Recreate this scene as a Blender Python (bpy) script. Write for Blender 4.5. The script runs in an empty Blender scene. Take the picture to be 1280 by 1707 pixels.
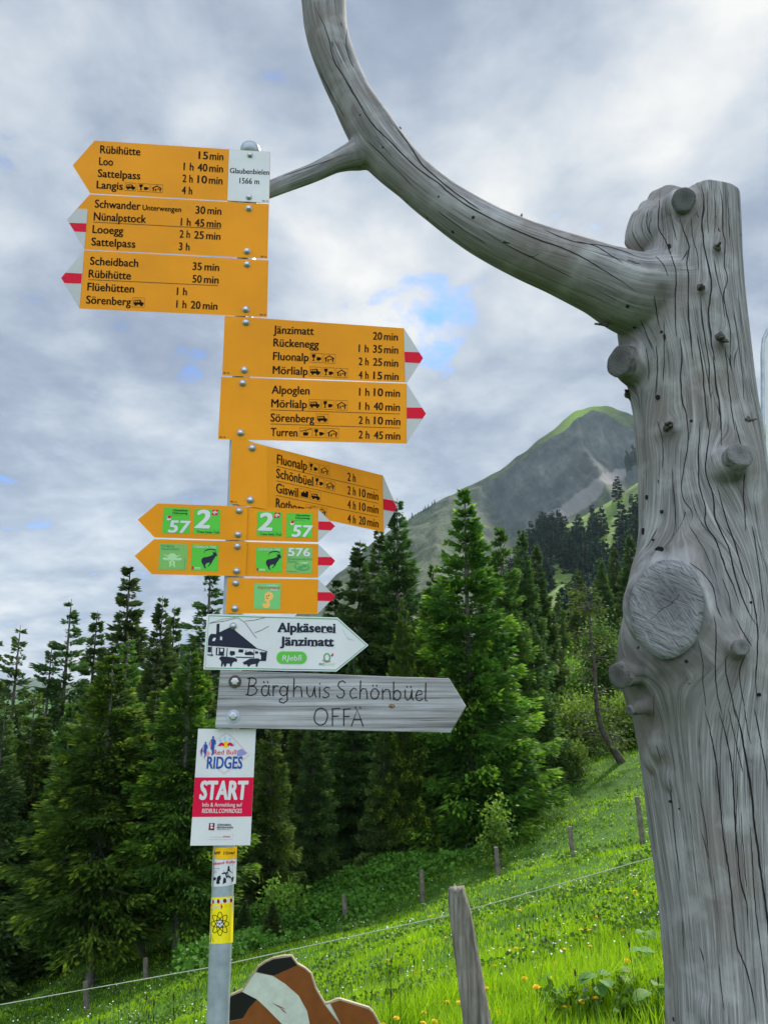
import bpy, bmesh, math, random
import numpy as np
from mathutils import Vector, Matrix, noise as mnoise

C = bpy.context.scene
COL = C.collection
R = math.radians
# ------------------------------------------------------------------ camera
EYE = Vector((0, 0, 1.6)); PITCH = R(12.0); F = 1282.0; CX, CY = 640.0, 853.5
cam = bpy.data.cameras.new('camera'); cam.sensor_fit = 'VERTICAL'; cam.sensor_height = 24
cam.sensor_width = 18; cam.lens = 24 * F / 1707.0; cam.clip_start = 0.05; cam.clip_end = 9000
camo = bpy.data.objects.new('camera', cam); COL.objects.link(camo)
camo.location = EYE; camo.rotation_euler = (R(90) + PITCH, 0, 0); C.camera = camo
# ------------------------------------------------------------------ sun, sky, exposure
SUN_AZ, SUN_EL = R(29), R(42)
sd = Vector((math.sin(SUN_AZ) * math.cos(SUN_EL), math.cos(SUN_AZ) * math.cos(SUN_EL), math.sin(SUN_EL)))
sun = bpy.data.lights.new('sun', 'SUN'); sun.energy = 4.6; sun.angle = R(5); sun.color = (1.0, .95, .86)
suno = bpy.data.objects.new('sun', sun); COL.objects.link(suno)
suno.rotation_euler = sd.to_track_quat('Z', 'Y').to_euler(); suno.location = (20, 40, 60)
C.view_settings.view_transform = 'Standard'; C.view_settings.look = 'None'
C.view_settings.exposure = 0.70; C.view_settings.gamma = 1
C.cycles.max_bounces = 6; C.cycles.diffuse_bounces = 3; C.cycles.glossy_bounces = 2
C.cycles.transmission_bounces = 2; C.cycles.transparent_max_bounces = 6; C.cycles.volume_bounces = 0

def ray(px, py):
    u = (px - CX) / F; v = (CY - py) / F
    return Vector((u, math.cos(PITCH) - math.sin(PITCH) * v, math.sin(PITCH) + math.cos(PITCH) * v))
def atY(px, py, Y):                       # the point of a pixel's sight line at the horizontal distance Y
    d = ray(px, py); return EYE + d * (Y / d.y)
def atD(px, py, D):                       # the same at the horizontal range D
    d = ray(px, py); return EYE + d * (D / math.hypot(d.x, d.y))

class N:                                  # small node-tree helper
    def __init__(s, tree): s.t = tree; s.n = tree.nodes; s.l = tree.links
    def __call__(s, typ, **kw):
        nd = s.n.new(typ)
        for k, v in kw.items():
            if k.startswith('i_'):
                key = k[2:]; key = int(key) if key.isdigit() else key.replace('_', ' ')
                if isinstance(v, bpy.types.NodeSocket): s.l.new(v, nd.inputs[key])
                else: nd.inputs[key].default_value = v
            else: setattr(nd, k, v)
        return nd
    def math(s, op, a, b=None, c=None, clamp=False):
        nd = s.n.new('ShaderNodeMath'); nd.operation = op; nd.use_clamp = clamp
        for i, v in enumerate((a, b, c)):
            if v is None: continue
            if isinstance(v, bpy.types.NodeSocket): s.l.new(v, nd.inputs[i])
            else: nd.inputs[i].default_value = v
        return nd.outputs[0]
    def vmath(s, op, a, b=None):
        nd = s.n.new('ShaderNodeVectorMath'); nd.operation = op
        for i, v in enumerate((a, b)):
            if v is None: continue
            if isinstance(v, bpy.types.NodeSocket): s.l.new(v, nd.inputs[i])
            else: nd.inputs[i].default_value = v
        return nd
    def ramp(s, fac, stops, interp='LINEAR'):
        nd = s.n.new('ShaderNodeValToRGB'); cr = nd.color_ramp; cr.interpolation = interp
        while len(cr.elements) < len(stops): cr.elements.new(.5)
        for e, (p, c) in zip(cr.elements, stops):
            e.position = p; e.color = (c if isinstance(c, tuple) else (c, c, c)) + (1,)
        s.l.new(fac, nd.inputs[0]); return nd.outputs[0]
    def mix(s, fac, a, b, blend='MIX'):
        nd = s.n.new('ShaderNodeMix'); nd.data_type = 'RGBA'; nd.blend_type = blend
        for i, v in ((0, fac), (6, a), (7, b)):
            if isinstance(v, bpy.types.NodeSocket): s.l.new(v, nd.inputs[i])
            elif i == 0: nd.inputs[0].default_value = v
            else: nd.inputs[i].default_value = v + (1,) if len(v) == 3 else v
        return nd.outputs[2]

w = bpy.data.worlds.new('World'); C.world = w; w.use_nodes = True
n = N(w.node_tree); n.n.clear()
tc = n('ShaderNodeTexCoord').outputs['Generated']
dirn = n.vmath('NORMALIZE', tc).outputs[0]
sep = n('ShaderNodeSeparateXYZ', i_0=dirn)
zz = n.math('ADD', n.math('MAXIMUM', sep.outputs[2], 0.0), 0.30)
pv = n('ShaderNodeCombineXYZ', i_0=n.math('DIVIDE', sep.outputs[0], zz), i_1=n.math('DIVIDE', sep.outputs[1], zz), i_2=0.0).outputs[0]
sky = n('ShaderNodeTexSky', sky_type='NISHITA', sun_disc=False, sun_elevation=SUN_EL, sun_rotation=SUN_AZ, air_density=1.0, dust_density=1.0)
big = n('ShaderNodeTexNoise', i_Vector=n.vmath('ADD', pv, (3.1, 7.7, 0)).outputs[0], i_Scale=1.5, i_Detail=3.0, i_Roughness=.5, i_Distortion=.4).outputs[0]
fine = n('ShaderNodeTexNoise', i_Vector=n.vmath('ADD', pv, (11.3, 2.2, 0)).outputs[0], i_Scale=2.7, i_Detail=9.0, i_Roughness=.54, i_Distortion=.35).outputs[0]
wisp = n('ShaderNodeTexNoise', i_Vector=n.vmath('ADD', pv, (5.3, 1.2, 4)).outputs[0], i_Scale=8.0, i_Detail=8.0, i_Roughness=.55, i_Distortion=.2).outputs[0]
def lobe(px, py, deg):                    # 1 at a place in the sky, falling off over so many degrees
    d = ray(px, py).normalized()
    dt = n.vmath('DOT_PRODUCT', dirn, tuple(d)).outputs['Value']
    return n.math('POWER', 2.718, n.math('DIVIDE', n.math('SUBTRACT', dt, 1.0), 1 - math.cos(R(deg))))
def addall(terms):
    o = None
    for k, t in terms:
        s_ = n.math('MULTIPLY', t, k); o = s_ if o is None else n.math('ADD', o, s_)
    return o
bright = addall([(.26, lobe(1250, 40, 5)), (.15, lobe(1110, 180, 5)), (.14, lobe(640, 400, 9)), (.13, lobe(560, 560, 6)), (.10, lobe(60, 310, 8)),
                 (.14, lobe(800, 560, 6)), (.08, lobe(860, 250, 7)), (-.10, lobe(150, 640, 10)), (-.07, lobe(640, 120, 9)), (-.10, lobe(760, 90, 7)), (-.09, lobe(820, 730, 8)),
                 (-.12, lobe(1180, 110, 2.6)), (.08, lobe(100, 170, 8)), (.10, lobe(350, 700, 5)), (.12, lobe(60, 960, 8)), (-.08, lobe(250, 400, 7)), (.10, lobe(1000, 480, 6))])
cl = n.math('ADD', addall([(.42, big), (.78, fine), (.52, wisp)]), n.math('ADD', bright, -.355))
cloudcol = n.ramp(cl, [(.26, (.26, .325, .45)), (.41, (.37, .435, .555)), (.53, (.50, .57, .67)), (.66, (.68, .73, .79)), (.85, (.95, .95, .93))])
gap = addall([(-1.4, lobe(1230, 60, 8)), (-.9, lobe(1130, 200, 7)), (.56, lobe(650, 495, 4.0)), (.50, lobe(715, 565, 3.2)), (.46, lobe(1010, 330, 3.0)), (.38, lobe(880, 350, 3.2)), (.26, lobe(1000, 420, 2.6)), (.18, lobe(60, 880, 4)), (.10, lobe(260, 850, 4)),
              (.12, lobe(1200, 20, 4)), (.14, lobe(1090, 620, 3)), (.04, lobe(120, 540, 5))])
hole = n.math('ADD', gap, n.math('MULTIPLY', n.math('SUBTRACT', .455, addall([(.35, fine), (.65, wisp)])), 3.6))
holef = n.ramp(hole, [(.26, 0.0), (.66, .95)])
b1 = n('ShaderNodeBackground', i_Color=n.mix(1.0, sky.outputs[0], (.30, .58, 1.05), 'MULTIPLY'), i_Strength=.12)
mr = n('ShaderNodeMapRange', interpolation_type='SMOOTHSTEP', i_0=n.math('MULTIPLY', sep.outputs[1], -1.0), i_1=-.10, i_2=.55, i_3=.62, i_4=2.2)   # unseen sky behind the camera, brightened as added fill light on the signs
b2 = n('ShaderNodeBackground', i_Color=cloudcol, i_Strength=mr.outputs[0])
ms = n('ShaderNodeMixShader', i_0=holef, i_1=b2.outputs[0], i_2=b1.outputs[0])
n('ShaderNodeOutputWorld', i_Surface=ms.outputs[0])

# ------------------------------------------------------------------ object helpers
def tag(o, label=None, cat=None, group=None, kind=None):
    if label: o['label'] = label
    if cat: o['category'] = cat
    if group: o['group'] = group
    if kind: o['kind'] = kind
    return o
def thing(name, loc, label, cat, group=None):
    o = bpy.data.objects.new(name, None); COL.objects.link(o); o.location = loc; o.empty_display_size = .1
    return tag(o, label, cat, group)
def link(name, me, parent=None, mats=()):
    for m in mats: me.materials.append(m)
    o = bpy.data.objects.new(name, me); COL.objects.link(o)
    if parent is not None:
        o.parent = parent
        p = parent; off = Vector(p.location)
        while p.parent is not None: p = p.parent; off += Vector(p.location)
        o.location = -off                  # meshes are written in world coordinates
    return o
class MB:
    def __init__(s): s.v = []; s.f = []; s.m = []
    def face(s, pts, mat=0):
        i = len(s.v); s.v += [tuple(p) for p in pts]; s.f.append(tuple(range(i, i + len(pts)))); s.m.append(mat)
    def prism(s, front, back, mat=0, side=None):
        i = len(s.v); k = len(front); s.v += [tuple(p) for p in front] + [tuple(p) for p in back]
        s.f.append(tuple(range(i, i + k))); s.m.append(mat)
        s.f.append(tuple(range(i + 2 * k - 1, i + k - 1, -1))); s.m.append(mat if side is None else side)
        for a in range(k):
            b = (a + 1) % k; s.f.append((i + a, i + k + a, i + k + b, i + b)); s.m.append(mat if side is None else side)
    def tube(s, pts, rad, seg=10, mat=0, caps=True, jit=0, rng=None):
        pts = [Vector(p) for p in pts]; i0 = len(s.v); prev = None
        for k, p in enumerate(pts):
            t = (pts[min(k + 1, len(pts) - 1)] - pts[max(k - 1, 0)]).normalized()
            if prev is None:
                a = Vector((0, 0, 1)) if abs(t.z) < .9 else Vector((1, 0, 0)); nn = t.cross(a).normalized()
            else: nn = (prev - t * prev.dot(t)).normalized()
            prev = nn; bb = t.cross(nn)
            for j in range(seg):
                an = 2 * math.pi * j / seg; r = rad[k] * (1 + (rng.uniform(-jit, jit) if rng else 0))
                s.v.append(tuple(p + (nn * math.cos(an) + bb * math.sin(an)) * r))
        for k in range(len(pts) - 1):
            for j in range(seg):
                a = i0 + k * seg + j; b = i0 + k * seg + (j + 1) % seg
                s.f.append((a, b, b + seg, a + seg)); s.m.append(mat)
        if caps:
            s.f.append(tuple(i0 + j for j in range(seg - 1, -1, -1))); s.m.append(mat)
            e = i0 + (len(pts) - 1) * seg; s.f.append(tuple(e + j for j in range(seg))); s.m.append(mat)
    def lathe(s, c, axis, prof, seg=16, mat=0):        # prof: (distance along axis, radius)
        axis = Vector(axis).normalized(); s.tube([Vector(c) + axis * d for d, r in prof], [max(r, 1e-5) for d, r in prof], seg, mat)
    def mesh(s, name, smooth=False):
        me = bpy.data.meshes.new(name); me.from_pydata(s.v, [], s.f); me.polygons.foreach_set('material_index', s.m)
        if smooth: me.polygons.foreach_set('use_smooth', [True] * len(s.f))
        me.update(); return me
    def build(s, name, mats, parent=None, smooth=False):
        return link(name, s.mesh(name, smooth), parent, mats if isinstance(mats, (list, tuple)) else [mats])
def npmesh(name, V, Q, T=None, attrs=None, smooth=False):
    """fast mesh from numpy quads and triangles; attrs: point float attributes"""
    me = bpy.data.meshes.new(name); V = np.asarray(V, np.float32)
    nq = 0 if Q is None else len(Q); nt = 0 if T is None else len(T)
    me.vertices.add(len(V)); me.vertices.foreach_set('co', V.ravel())
    loops = np.concatenate([np.asarray(Q, np.int32).ravel() if nq else np.zeros(0, np.int32), np.asarray(T, np.int32).ravel() if nt else np.zeros(0, np.int32)])
    starts = np.concatenate([np.arange(nq) * 4, nq * 4 + np.arange(nt) * 3]).astype(np.int32)
    tot = np.concatenate([np.full(nq, 4), np.full(nt, 3)]).astype(np.int32)
    me.loops.add(len(loops)); me.loops.foreach_set('vertex_index', loops)
    me.polygons.add(nq + nt); me.polygons.foreach_set('loop_start', starts); me.polygons.foreach_set('loop_total', tot)
    if smooth: me.polygons.foreach_set('use_smooth', np.ones(nq + nt, bool))
    for k, a in (attrs or {}).items():
        at = me.attributes.new(k, 'FLOAT', 'POINT'); at.data.foreach_set('value', np.asarray(a, np.float32).ravel())
    me.update(calc_edges=True); return me

# ------------------------------------------------------------------ materials
def newmat(name):
    m = bpy.data.materials.new(name); m.use_nodes = True; k = N(m.node_tree); k.n.clear()
    k.out = k('ShaderNodeOutputMaterial'); return m, k
def simple(name, col, rough=.5, metal=0.0, var=.12, scale=6.0, col2=None, bump=0.0, bscale=60, spec=.22):
    m, k = newmat(name); pos = k('ShaderNodeTexCoord').outputs['Object']
    nz = k('ShaderNodeTexNoise', i_Vector=pos, i_Scale=scale, i_Detail=6.0, i_Roughness=.6).outputs[0]
    c2 = col2 or tuple(c * (1 - var * 2) for c in col)
    c = k.mix(k.ramp(nz, [(.35, 0.0), (.68, 1.0)]), col, c2)
    p = k('ShaderNodeBsdfPrincipled', i_Base_Color=c, i_Roughness=rough, i_Metallic=metal)
    p.inputs['Specular IOR Level'].default_value = spec
    if bump:
        nb = k('ShaderNodeTexNoise', i_Vector=pos, i_Scale=bscale, i_Detail=4.0).outputs[0]
        b = k('ShaderNodeBump', i_Strength=bump, i_Distance=.01, i_Height=nb); k.l.new(b.outputs[0], p.inputs['Normal'])
    k.l.new(p.outputs[0], k.out.inputs[0]); return m
M = {}
M['orange'] = simple('sign_orange', (.74, .265, .002), .5, var=.07, scale=5, spec=.15)
M['ink'] = simple('sign_black', (.006, .0055, .005), .8, var=0, spec=.08)
M['white'] = simple('sign_white', (.62, .615, .61), .45, var=.05, spec=.2)
M['red'] = simple('sign_red', (.60, .005, .026), .5, var=.04, spec=.12); M['tipwhite'] = simple('tip_white', (.47, .465, .455), .55, var=.06, spec=.1)
M['alu'] = simple('aluminium', (.55, .55, .55), .35, .6)
M['bolt'] = simple('bolt_steel', (.50, .50, .51), .38, .8, scale=120)
M['galva'] = simple('galvanised', (.40, .44, .48), .38, .35, col2=(.28, .32, .36), scale=26)
M['green'] = simple('sticker_green', (.085, .47, .035), .4, var=.05)
M['green2'] = simple('sticker_olive', (.19, .42, .10), .4, var=.06)
M['green3'] = simple('sticker_mint', (.16, .48, .15), .4, var=.05)
M['pgreen'] = simple('pale_green', (.38, .62, .30), .4, var=.05)
M['dgreen'] = simple('print_green', (.05, .30, .10), .4, var=.02)
M['bgreen'] = simple('badge_green', (.10, .42, .05), .4, var=.02)
M['navy'] = simple('print_navy', (.010, .012, .03), .5, var=0)
M['blue'] = simple('print_blue', (.02, .065, .30), .4, var=.02)
M['sky'] = simple('print_sky_blue', (.33, .52, .72), .4, var=.05)
M['lilac'] = simple('print_lilac', (.24, .24, .50), .4, var=.05)
M['pink'] = simple('print_pink', (.70, .25, .30), .4, var=.02)
M['yellow'] = simple('sticker_yellow', (.85, .68, .01), .35, var=.04)
M['amber'] = simple('sticker_amber', (.82, .44, .01), .35, var=.04)
M['peanut'] = simple('print_peanut', (.80, .44, .10), .4, var=.04)
M['tanline'] = simple('print_brown', (.16, .06, .004), .5, var=0)
M['maroon'] = simple('print_maroon', (.22, .008, .02), .5, var=0)
M['greyprint'] = simple('print_grey', (.30, .31, .33), .5, var=.2, scale=40)
M['crimson'] = simple('board_crimson', (.60, .006, .045), .5, var=.02, spec=.12)
# ================================================================== SIGNPOST AND SIGNS
POLE_Y = 2.10; POLE_R = .0275
pole_top = atY(418, 252, POLE_Y); pole_mid = atY(395, 853, POLE_Y); pole_low = atY(366, 1650, POLE_Y)
PX = pole_mid.x
def plane(yaw, px=None, front=.034, base=None):
    a = R(yaw); d = Vector((math.cos(a), math.sin(a), 0)); nrm = Vector((d.y, -d.x, 0))
    if base is None: base = Vector((PX, POLE_Y, 1.6)) + nrm * front
    return base, nrm
def upl(px, py, pl, off=0.0):
    b, nrm = pl; d = ray(px, py); b2 = b + nrm * off
    return EYE + d * ((b2 - EYE).dot(nrm) / d.dot(nrm))

GLYPH = {}; LAYER = {}
def glyphs(body, bold):
    key = (body, bold)
    if key not in GLYPH:
        c = bpy.data.curves.new('lettering', 'FONT'); c.body = body; c.space_character = 1.0 + bold * .6; c.resolution_u = 3
        o = bpy.data.objects.new('lettering', c); COL.objects.link(o); bpy.context.view_layer.update()
        ev = o.evaluated_get(bpy.context.evaluated_depsgraph_get()); me = ev.to_mesh()
        V = [(v.co.x, v.co.y) for v in me.vertices]; P = [tuple(p.vertices) for p in me.polygons]
        ev.to_mesh_clear(); bpy.data.objects.remove(o); bpy.data.curves.remove(c)
        if bold > 0:                       # a heavier weight: the outline laid down again a stroke's width to each side
            k0 = len(V); V0, P0 = list(V), list(P); V = []; P = []
            for dx, dy in ((0, 0), (-1, 0), (1, 0)) if bold < .02 else ((0, 0), (-1, 0), (1, 0), (0, .6), (0, -.6), (.8, .5), (-.8, -.5), (.8, -.5), (-.8, .5)):
                i = len(V); V += [(a + dx * bold, b + dy * bold) for a, b in V0]; P += [tuple(i + q for q in f) for f in P0]
            LAYER[key] = k0
        GLYPH[key] = (V, P)
    return GLYPH[key]

class Sign:
    """one board: its outline and its print are given where they lie on the board's plane"""
    def __init__(s, name, label, cat, pl, zoom, group=None, base=None):
        s.pl = pl; s.sc, s.ox, s.oy = zoom[:3]
        b = base or s.p(*zoom[3] if len(zoom) > 3 else (0, 0))
        s.root = thing(name, b, label, cat, group); s.lay = {}; s.slope = .06; s.lean = .05
    def px(s, x, y): return s.ox + x / s.sc, s.oy + y / s.sc
    def p(s, x, y, off=0.0):
        a, b = s.px(x, y); return s.map(a, b, off)
    def map(s, a, b, off): return upl(a, b, s.pl, off)
    def panel(s, pts, mats, thick=.003, name='panel'):
        mb = MB(); mb.prism([s.p(x, y) for x, y in pts], [s.p(x, y, -thick) for x, y in pts], 0, 1 if len(mats) > 1 else None)
        return mb.build(name, mats, s.root)
    def mb(s, key):
        if key not in s.lay: s.lay[key] = MB()
        return s.lay[key]
    def poly(s, key, pts, off=.0006, mat=0): s.mb(key).face([s.p(x, y, off) for x, y in pts], mat)
    def text(s, key, body, x0, x1, y, cap, slope=None, lean=None, bold=0.0199, off=.0010, mat=0, shear=0.0):
        if key == 'lettering': key = s.rowkey(x0, x1, y)
        V, P = glyphs(body, bold); a = min(v[0] for v in V); b = max(v[0] for v in V); k = (x1 - x0) / (b - a); h = cap / .682
        sl = s.slope if slope is None else slope; ln = s.lean if lean is None else lean
        m = s.mb(key); i = len(m.v)
        k0 = LAYER.get((body, bold), len(V))
        for q_, (vx, vy) in enumerate(V):
            X = x0 + (vx - a) * k + (ln + shear) * vy * h; Y = y + (vx - a) * k * sl - vy * h
            m.v.append(tuple(s.p(X, Y, off + (q_ // k0) * .00002)))
        for p in P: m.f.append(tuple(i + q for q in p)); m.m.append(mat)
    def rowkey(s, x0, x1, y):                # words that stand close together share one piece of lettering
        l = getattr(s, 'last', None)
        if l is None or abs(x0 - l[0]) > 40 or abs(y - l[1]) > 16: s.rown = getattr(s, 'rown', 0) + 1
        s.last = (x1, y); return 'lettering|%d' % s.rown
    def line(s, key, pts, wd, off=.0008, mat=0, closed=False):
        pts = [Vector((x, y, 0)) for x, y in pts]; m = s.mb(key); k = len(pts); L = []; Rr = []
        for q in range(k):
            a = pts[(q - 1) % k] if closed else pts[max(q - 1, 0)]; b = pts[(q + 1) % k] if closed else pts[min(q + 1, k - 1)]
            t = (b - a); t = t.normalized() if t.length else Vector((1, 0, 0)); nn = Vector((-t.y, t.x, 0)) * wd / 2
            L.append(pts[q] + nn); Rr.append(pts[q] - nn)
        for q in range(k if closed else k - 1):
            e = (q + 1) % k
            m.face([s.p(v.x, v.y, off) for v in (L[q], L[e], Rr[e], Rr[q])], mat)
    def ell(s, key, cx, cy, rx, ry, off=.0008, mat=0, seg=14, rot=0):
        cr, sr = math.cos(rot), math.sin(rot)
        s.poly(key, [(cx + rx * math.cos(t) * cr - ry * math.sin(t) * sr, cy + rx * math.cos(t) * sr + ry * math.sin(t) * cr) for t in (2 * math.pi * q / seg for q in range(seg))], off, mat)
    def bolts(s, spots, r=.0105):
        for x, y in spots:
            mb = MB(); c = s.p(x, y); nrm = s.pl[1]
            mb.lathe(c, nrm, [(0, r), (.0018, r), (.0019, r * .72), (.007, r * .68), (.0085, r * .45), (.0088, 0)], 14)
            mb.build('bolt', M['bolt'], s.root, True)
    def flush(s, mats, names=None):
        for key, m in s.lay.items():
            if not m.f: continue
            key = key.split('|')[0]; m.build(key, mats[key], s.root)
def quadmap(q):                            # unit square (u right, v down) onto a board quad
    (a, b, c, d) = [Vector((x, y)) for x, y in q]
    return lambda u, v: tuple((a * (1 - u) + b * u) * (1 - v) + (d * (1 - u) + c * u) * v)

def picto(S, kind, box, sl=.05, key='pictogram'):
    (x0, y0), (x1, y1) = box; hgt = (y1 - y0) - abs(sl) * (x1 - x0); wd = x1 - x0
    key = 'pictogram|%d' % (len(S.lay)); f = lambda u, v: (x0 + u * wd - .04 * (v - .5) * hgt, y0 + v * hgt + u * wd * sl)
    P = lambda pts, mat=0: S.poly(key, [f(u, v) for u, v in pts], .0010, mat)
    S.line(key, [f(0, 0), f(1, 0), f(1, 1), f(0, 1)], 2.0, .0009, 1, True)
    if kind == 'bus':
        P([(.1, .25), (.68, .2), (.74, .45), (.92, .5), (.92, .72), (.1, .72)]); P([(.2, .72), (.36, .72), (.36, .86), (.2, .86)]); P([(.64, .72), (.84, .72), (.84, .86), (.64, .86)])
        for u in (.16, .32, .48): S.poly(key, [f(u, .32), f(u + .1, .31), f(u + .1, .48), f(u, .49)], .0012, 2)
    elif kind == 'cup':
        P([(.12, .12), (.42, .12), (.40, .40), (.31, .48), (.31, .74), (.40, .82), (.14, .82), (.23, .74), (.23, .48), (.13, .40)])
        P([(.52, .42), (.80, .42), (.80, .48), (.92, .48), (.90, .66), (.80, .68), (.76, .78), (.54, .78)])
    elif kind == 'hut':
        S.line(key, [f(.10, .50), f(.50, .18), f(.90, .50)], 5, .0010); P([(.16, .5), (.26, .45), (.26, .86), (.16, .86)]); P([(.36, .55), (.46, .55), (.46, .86), (.36, .86)])
        P([(.74, .45), (.84, .5), (.84, .86), (.74, .86)]); P([(.55, .5), (.68, .5), (.68, .64), (.55, .64)])
    elif kind == 'train':
        P([(.18, .40), (.36, .40), (.36, .22), (.46, .22), (.46, .40), (.60, .40), (.60, .18), (.84, .18), (.84, .78), (.14, .78)]); P([(.18, .78), (.8, .78), (.86, .88), (.12, .88)])
    elif kind == 'lift':
        S.line(key, [f(.04, .40), f(.96, .10)], 3, .0010); S.line(key, [f(.5, .25), f(.5, .5)], 3, .0010); P([(.28, .5), (.74, .48), (.70, .82), (.32, .82)])
    return
PM = None
def pmats(): return [M['ink'], M['tanline'], M['orange']]

Z1 = (3.3684, 90, 220); Z2 = (3.3684, 340, 510); Z3 = (4.0, 360, 720); Z4 = (3.5556, 210, 820); Z5 = (4.2667, 330, 1010); Z6 = (2.8444, 340, 1100); Z7 = (7.76, 300, 1200)
PL = plane(5)
OR = [M['orange'], M['alu']]
GRP = 'trail direction signs on the post'
def tip(S, white, red):
    S.poly('arrow_tip', white, .0006, 0); S.poly('arrow_tip', red, .0010, 1)
MATS = lambda: {'lettering': [M['ink']], 'arrow_tip': [M['tipwhite'], M['red']], 'pictogram': pmats(), 'end_panel': [M['white']], 'dividing_line': [M['tanline']]}
def texts(S, rows, **kw):
    for body, x0, x1, y, cap in rows: S.text('lettering', body, x0, x1, y, cap, **kw)
def fixcode(S, x, y): S.text('lettering', '001 10', x, x + 32, y, 8, bold=0)

# 1 ------------------------------------------------------------------
S = Sign('direction_sign', 'topmost orange left arrow sign headed Rübihütte with a white Glaubenbielen panel', 'direction sign', PL, Z1 + ((1100, 400),), GRP)
S.panel([(107, 187), (230, 48), (1215, 112), (1210, 400), (205, 345)], OR)
S.slope = .062; S.lean = .04
S.poly('end_panel', [(985, 98), (1213, 113), (1208, 398), (975, 384)])
texts(S, [('Rübihütte', 260, 486, 117, 43), ('Loo', 254, 333, 184, 43), ('Sattelpass', 247, 486, 251, 43), ('Langis', 240, 388, 315, 42),
          ('15', 812, 866, 150, 42), ('min', 875, 952, 154, 42), ('1 h', 728, 785, 213, 42), ('40', 806, 862, 218, 42), ('min', 872, 950, 222, 42),
          ('2 h', 722, 780, 280, 42), ('10', 806, 860, 285, 42), ('min', 870, 947, 289, 42), ('4 h', 718, 777, 347, 42)])
S.text('lettering', 'Glaubenbielen', 988, 1210, 230, 29, slope=.05); S.text('lettering', '1566 m', 1042, 1153, 288, 31, slope=.05)
S.text('lettering', '001 10', 1170, 1202, 390, 8)
for kd, b in (('bus', ((400, 284), (462, 330))), ('cup', ((472, 288), (538, 335))), ('hut', ((546, 293), (612, 340)))): picto(S, kd, b)
S.bolts([(1102, 132), (1096, 368)], .009); S.flush(MATS())
# 2 ------------------------------------------------------------------
S = Sign('direction_sign', 'orange left arrow sign headed Schwander with a red and white tip', 'direction sign', PL, Z1 + ((1090, 712),), GRP)
S.panel([(75, 493), (203, 350), (1208, 405), (1200, 712), (172, 660)], OR)
S.slope = .055; S.lean = .05
tip(S, [(75, 493), (135, 430), (191, 433), (172, 660)], [(75, 493), (86, 510), (183, 513), (181, 562), (117, 558)])
texts(S, [('Schwander', 230, 487, 423, 44), ('Nünalpstock', 224, 518, 494, 44), ('Looegg', 217, 390, 566, 44), ('Sattelpass', 211, 458, 636, 44),
          ('30', 795, 850, 457, 42), ('min', 862, 940, 460, 42), ('1 h', 712, 768, 524, 42), ('45', 790, 845, 529, 42), ('min', 858, 938, 533, 42),
          ('2 h', 706, 764, 592, 42), ('25', 787, 842, 597, 42), ('min', 855, 935, 601, 42), ('3 h', 701, 762, 662, 42)])
S.text('lettering', 'Unterwengen', 498, 715, 437, 29)
S.line('dividing_line|%d' % len(S.lay), [(222, 505), (936, 543)], 3); S.text('lettering', '001 10', 1162, 1194, 703, 8)
S.bolts([(1095, 430), (1085, 670)]); S.flush(MATS())
# 3 ------------------------------------------------------------------
S = Sign('direction_sign', 'orange left arrow sign headed Scheidbach with a red and white tip', 'direction sign', PL, Z1 + ((1085, 1040),), GRP)
S.panel([(42, 820), (172, 664), (1205, 721), (1197, 1040), (145, 992)], OR)
S.slope = .05; S.lean = .06
tip(S, [(42, 820), (172, 664), (145, 992)], [(42, 820), (66, 790), (159, 795), (155, 851), (60, 848)])
texts(S, [('Scheidbach', 203, 474, 744, 44), ('Rübihütte', 195, 433, 816, 44), ('Flüehütten', 188, 451, 889, 44), ('Sörenberg', 181, 433, 962, 44),
          ('35', 778, 830, 773, 42), ('min', 845, 928, 776, 42), ('50', 777, 830, 844, 42), ('min', 842, 925, 847, 42), ('1 h', 690, 747, 914, 42),
          ('1 h', 687, 744, 986, 42), ('20', 768, 823, 990, 42), ('min', 836, 918, 994, 42)])
picto(S, 'bus', ((442, 930), (510, 984)), .03); S.line('dividing_line|%d' % len(S.lay), [(195, 828), (922, 862)], 3); S.text('lettering', '001 10', 1157, 1190, 1029, 8)
S.bolts([(1085, 743), (1078, 997)]); S.flush(MATS())
# 4 ------------------------------------------------------------------
S = Sign('direction_sign', 'orange right arrow sign headed Jänzimatt with a red and white tip', 'direction sign', PL, Z2 + ((230, 395),), GRP)
S.panel([(118, 55), (1122, 125), (1230, 293), (1140, 432), (1130, 430), (103, 391)], OR)
S.slope = .04; S.lean = .03
tip(S, [(1122, 125), (1230, 293), (1140, 432), (1130, 430)], [(1125, 257), (1207, 260), (1230, 293), (1211, 321), (1128, 316)])
texts(S, [('Jänzimatt', 390, 617, 153, 44), ('Rückenegg', 390, 645, 226, 44), ('Fluonalp', 388, 588, 302, 44), ('Mörlialp', 386, 583, 380, 44),
          ('20', 948, 1000, 188, 42), ('min', 1010, 1088, 191, 42), ('1 h', 868, 924, 258, 42), ('35', 948, 1000, 261, 42), ('min', 1010, 1090, 264, 42),
          ('2 h', 868, 924, 331, 42), ('25', 948, 1000, 334, 42), ('min', 1010, 1090, 338, 42), ('4 h', 867, 924, 407, 42), ('15', 950, 1000, 410, 42), ('min', 1012, 1092, 413, 42)])
for kd, b in (('cup', ((598, 264), (665, 318))), ('hut', ((672, 269), (738, 322))), ('bus', ((592, 341), (658, 394))), ('cup', ((667, 345), (732, 398))), ('hut', ((740, 349), (806, 403)))): picto(S, kd, b, .04)
S.text('lettering', '001 10', 109, 142, 379, 8); S.bolts([(237, 93), (228, 360)]); S.flush(MATS())
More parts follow.
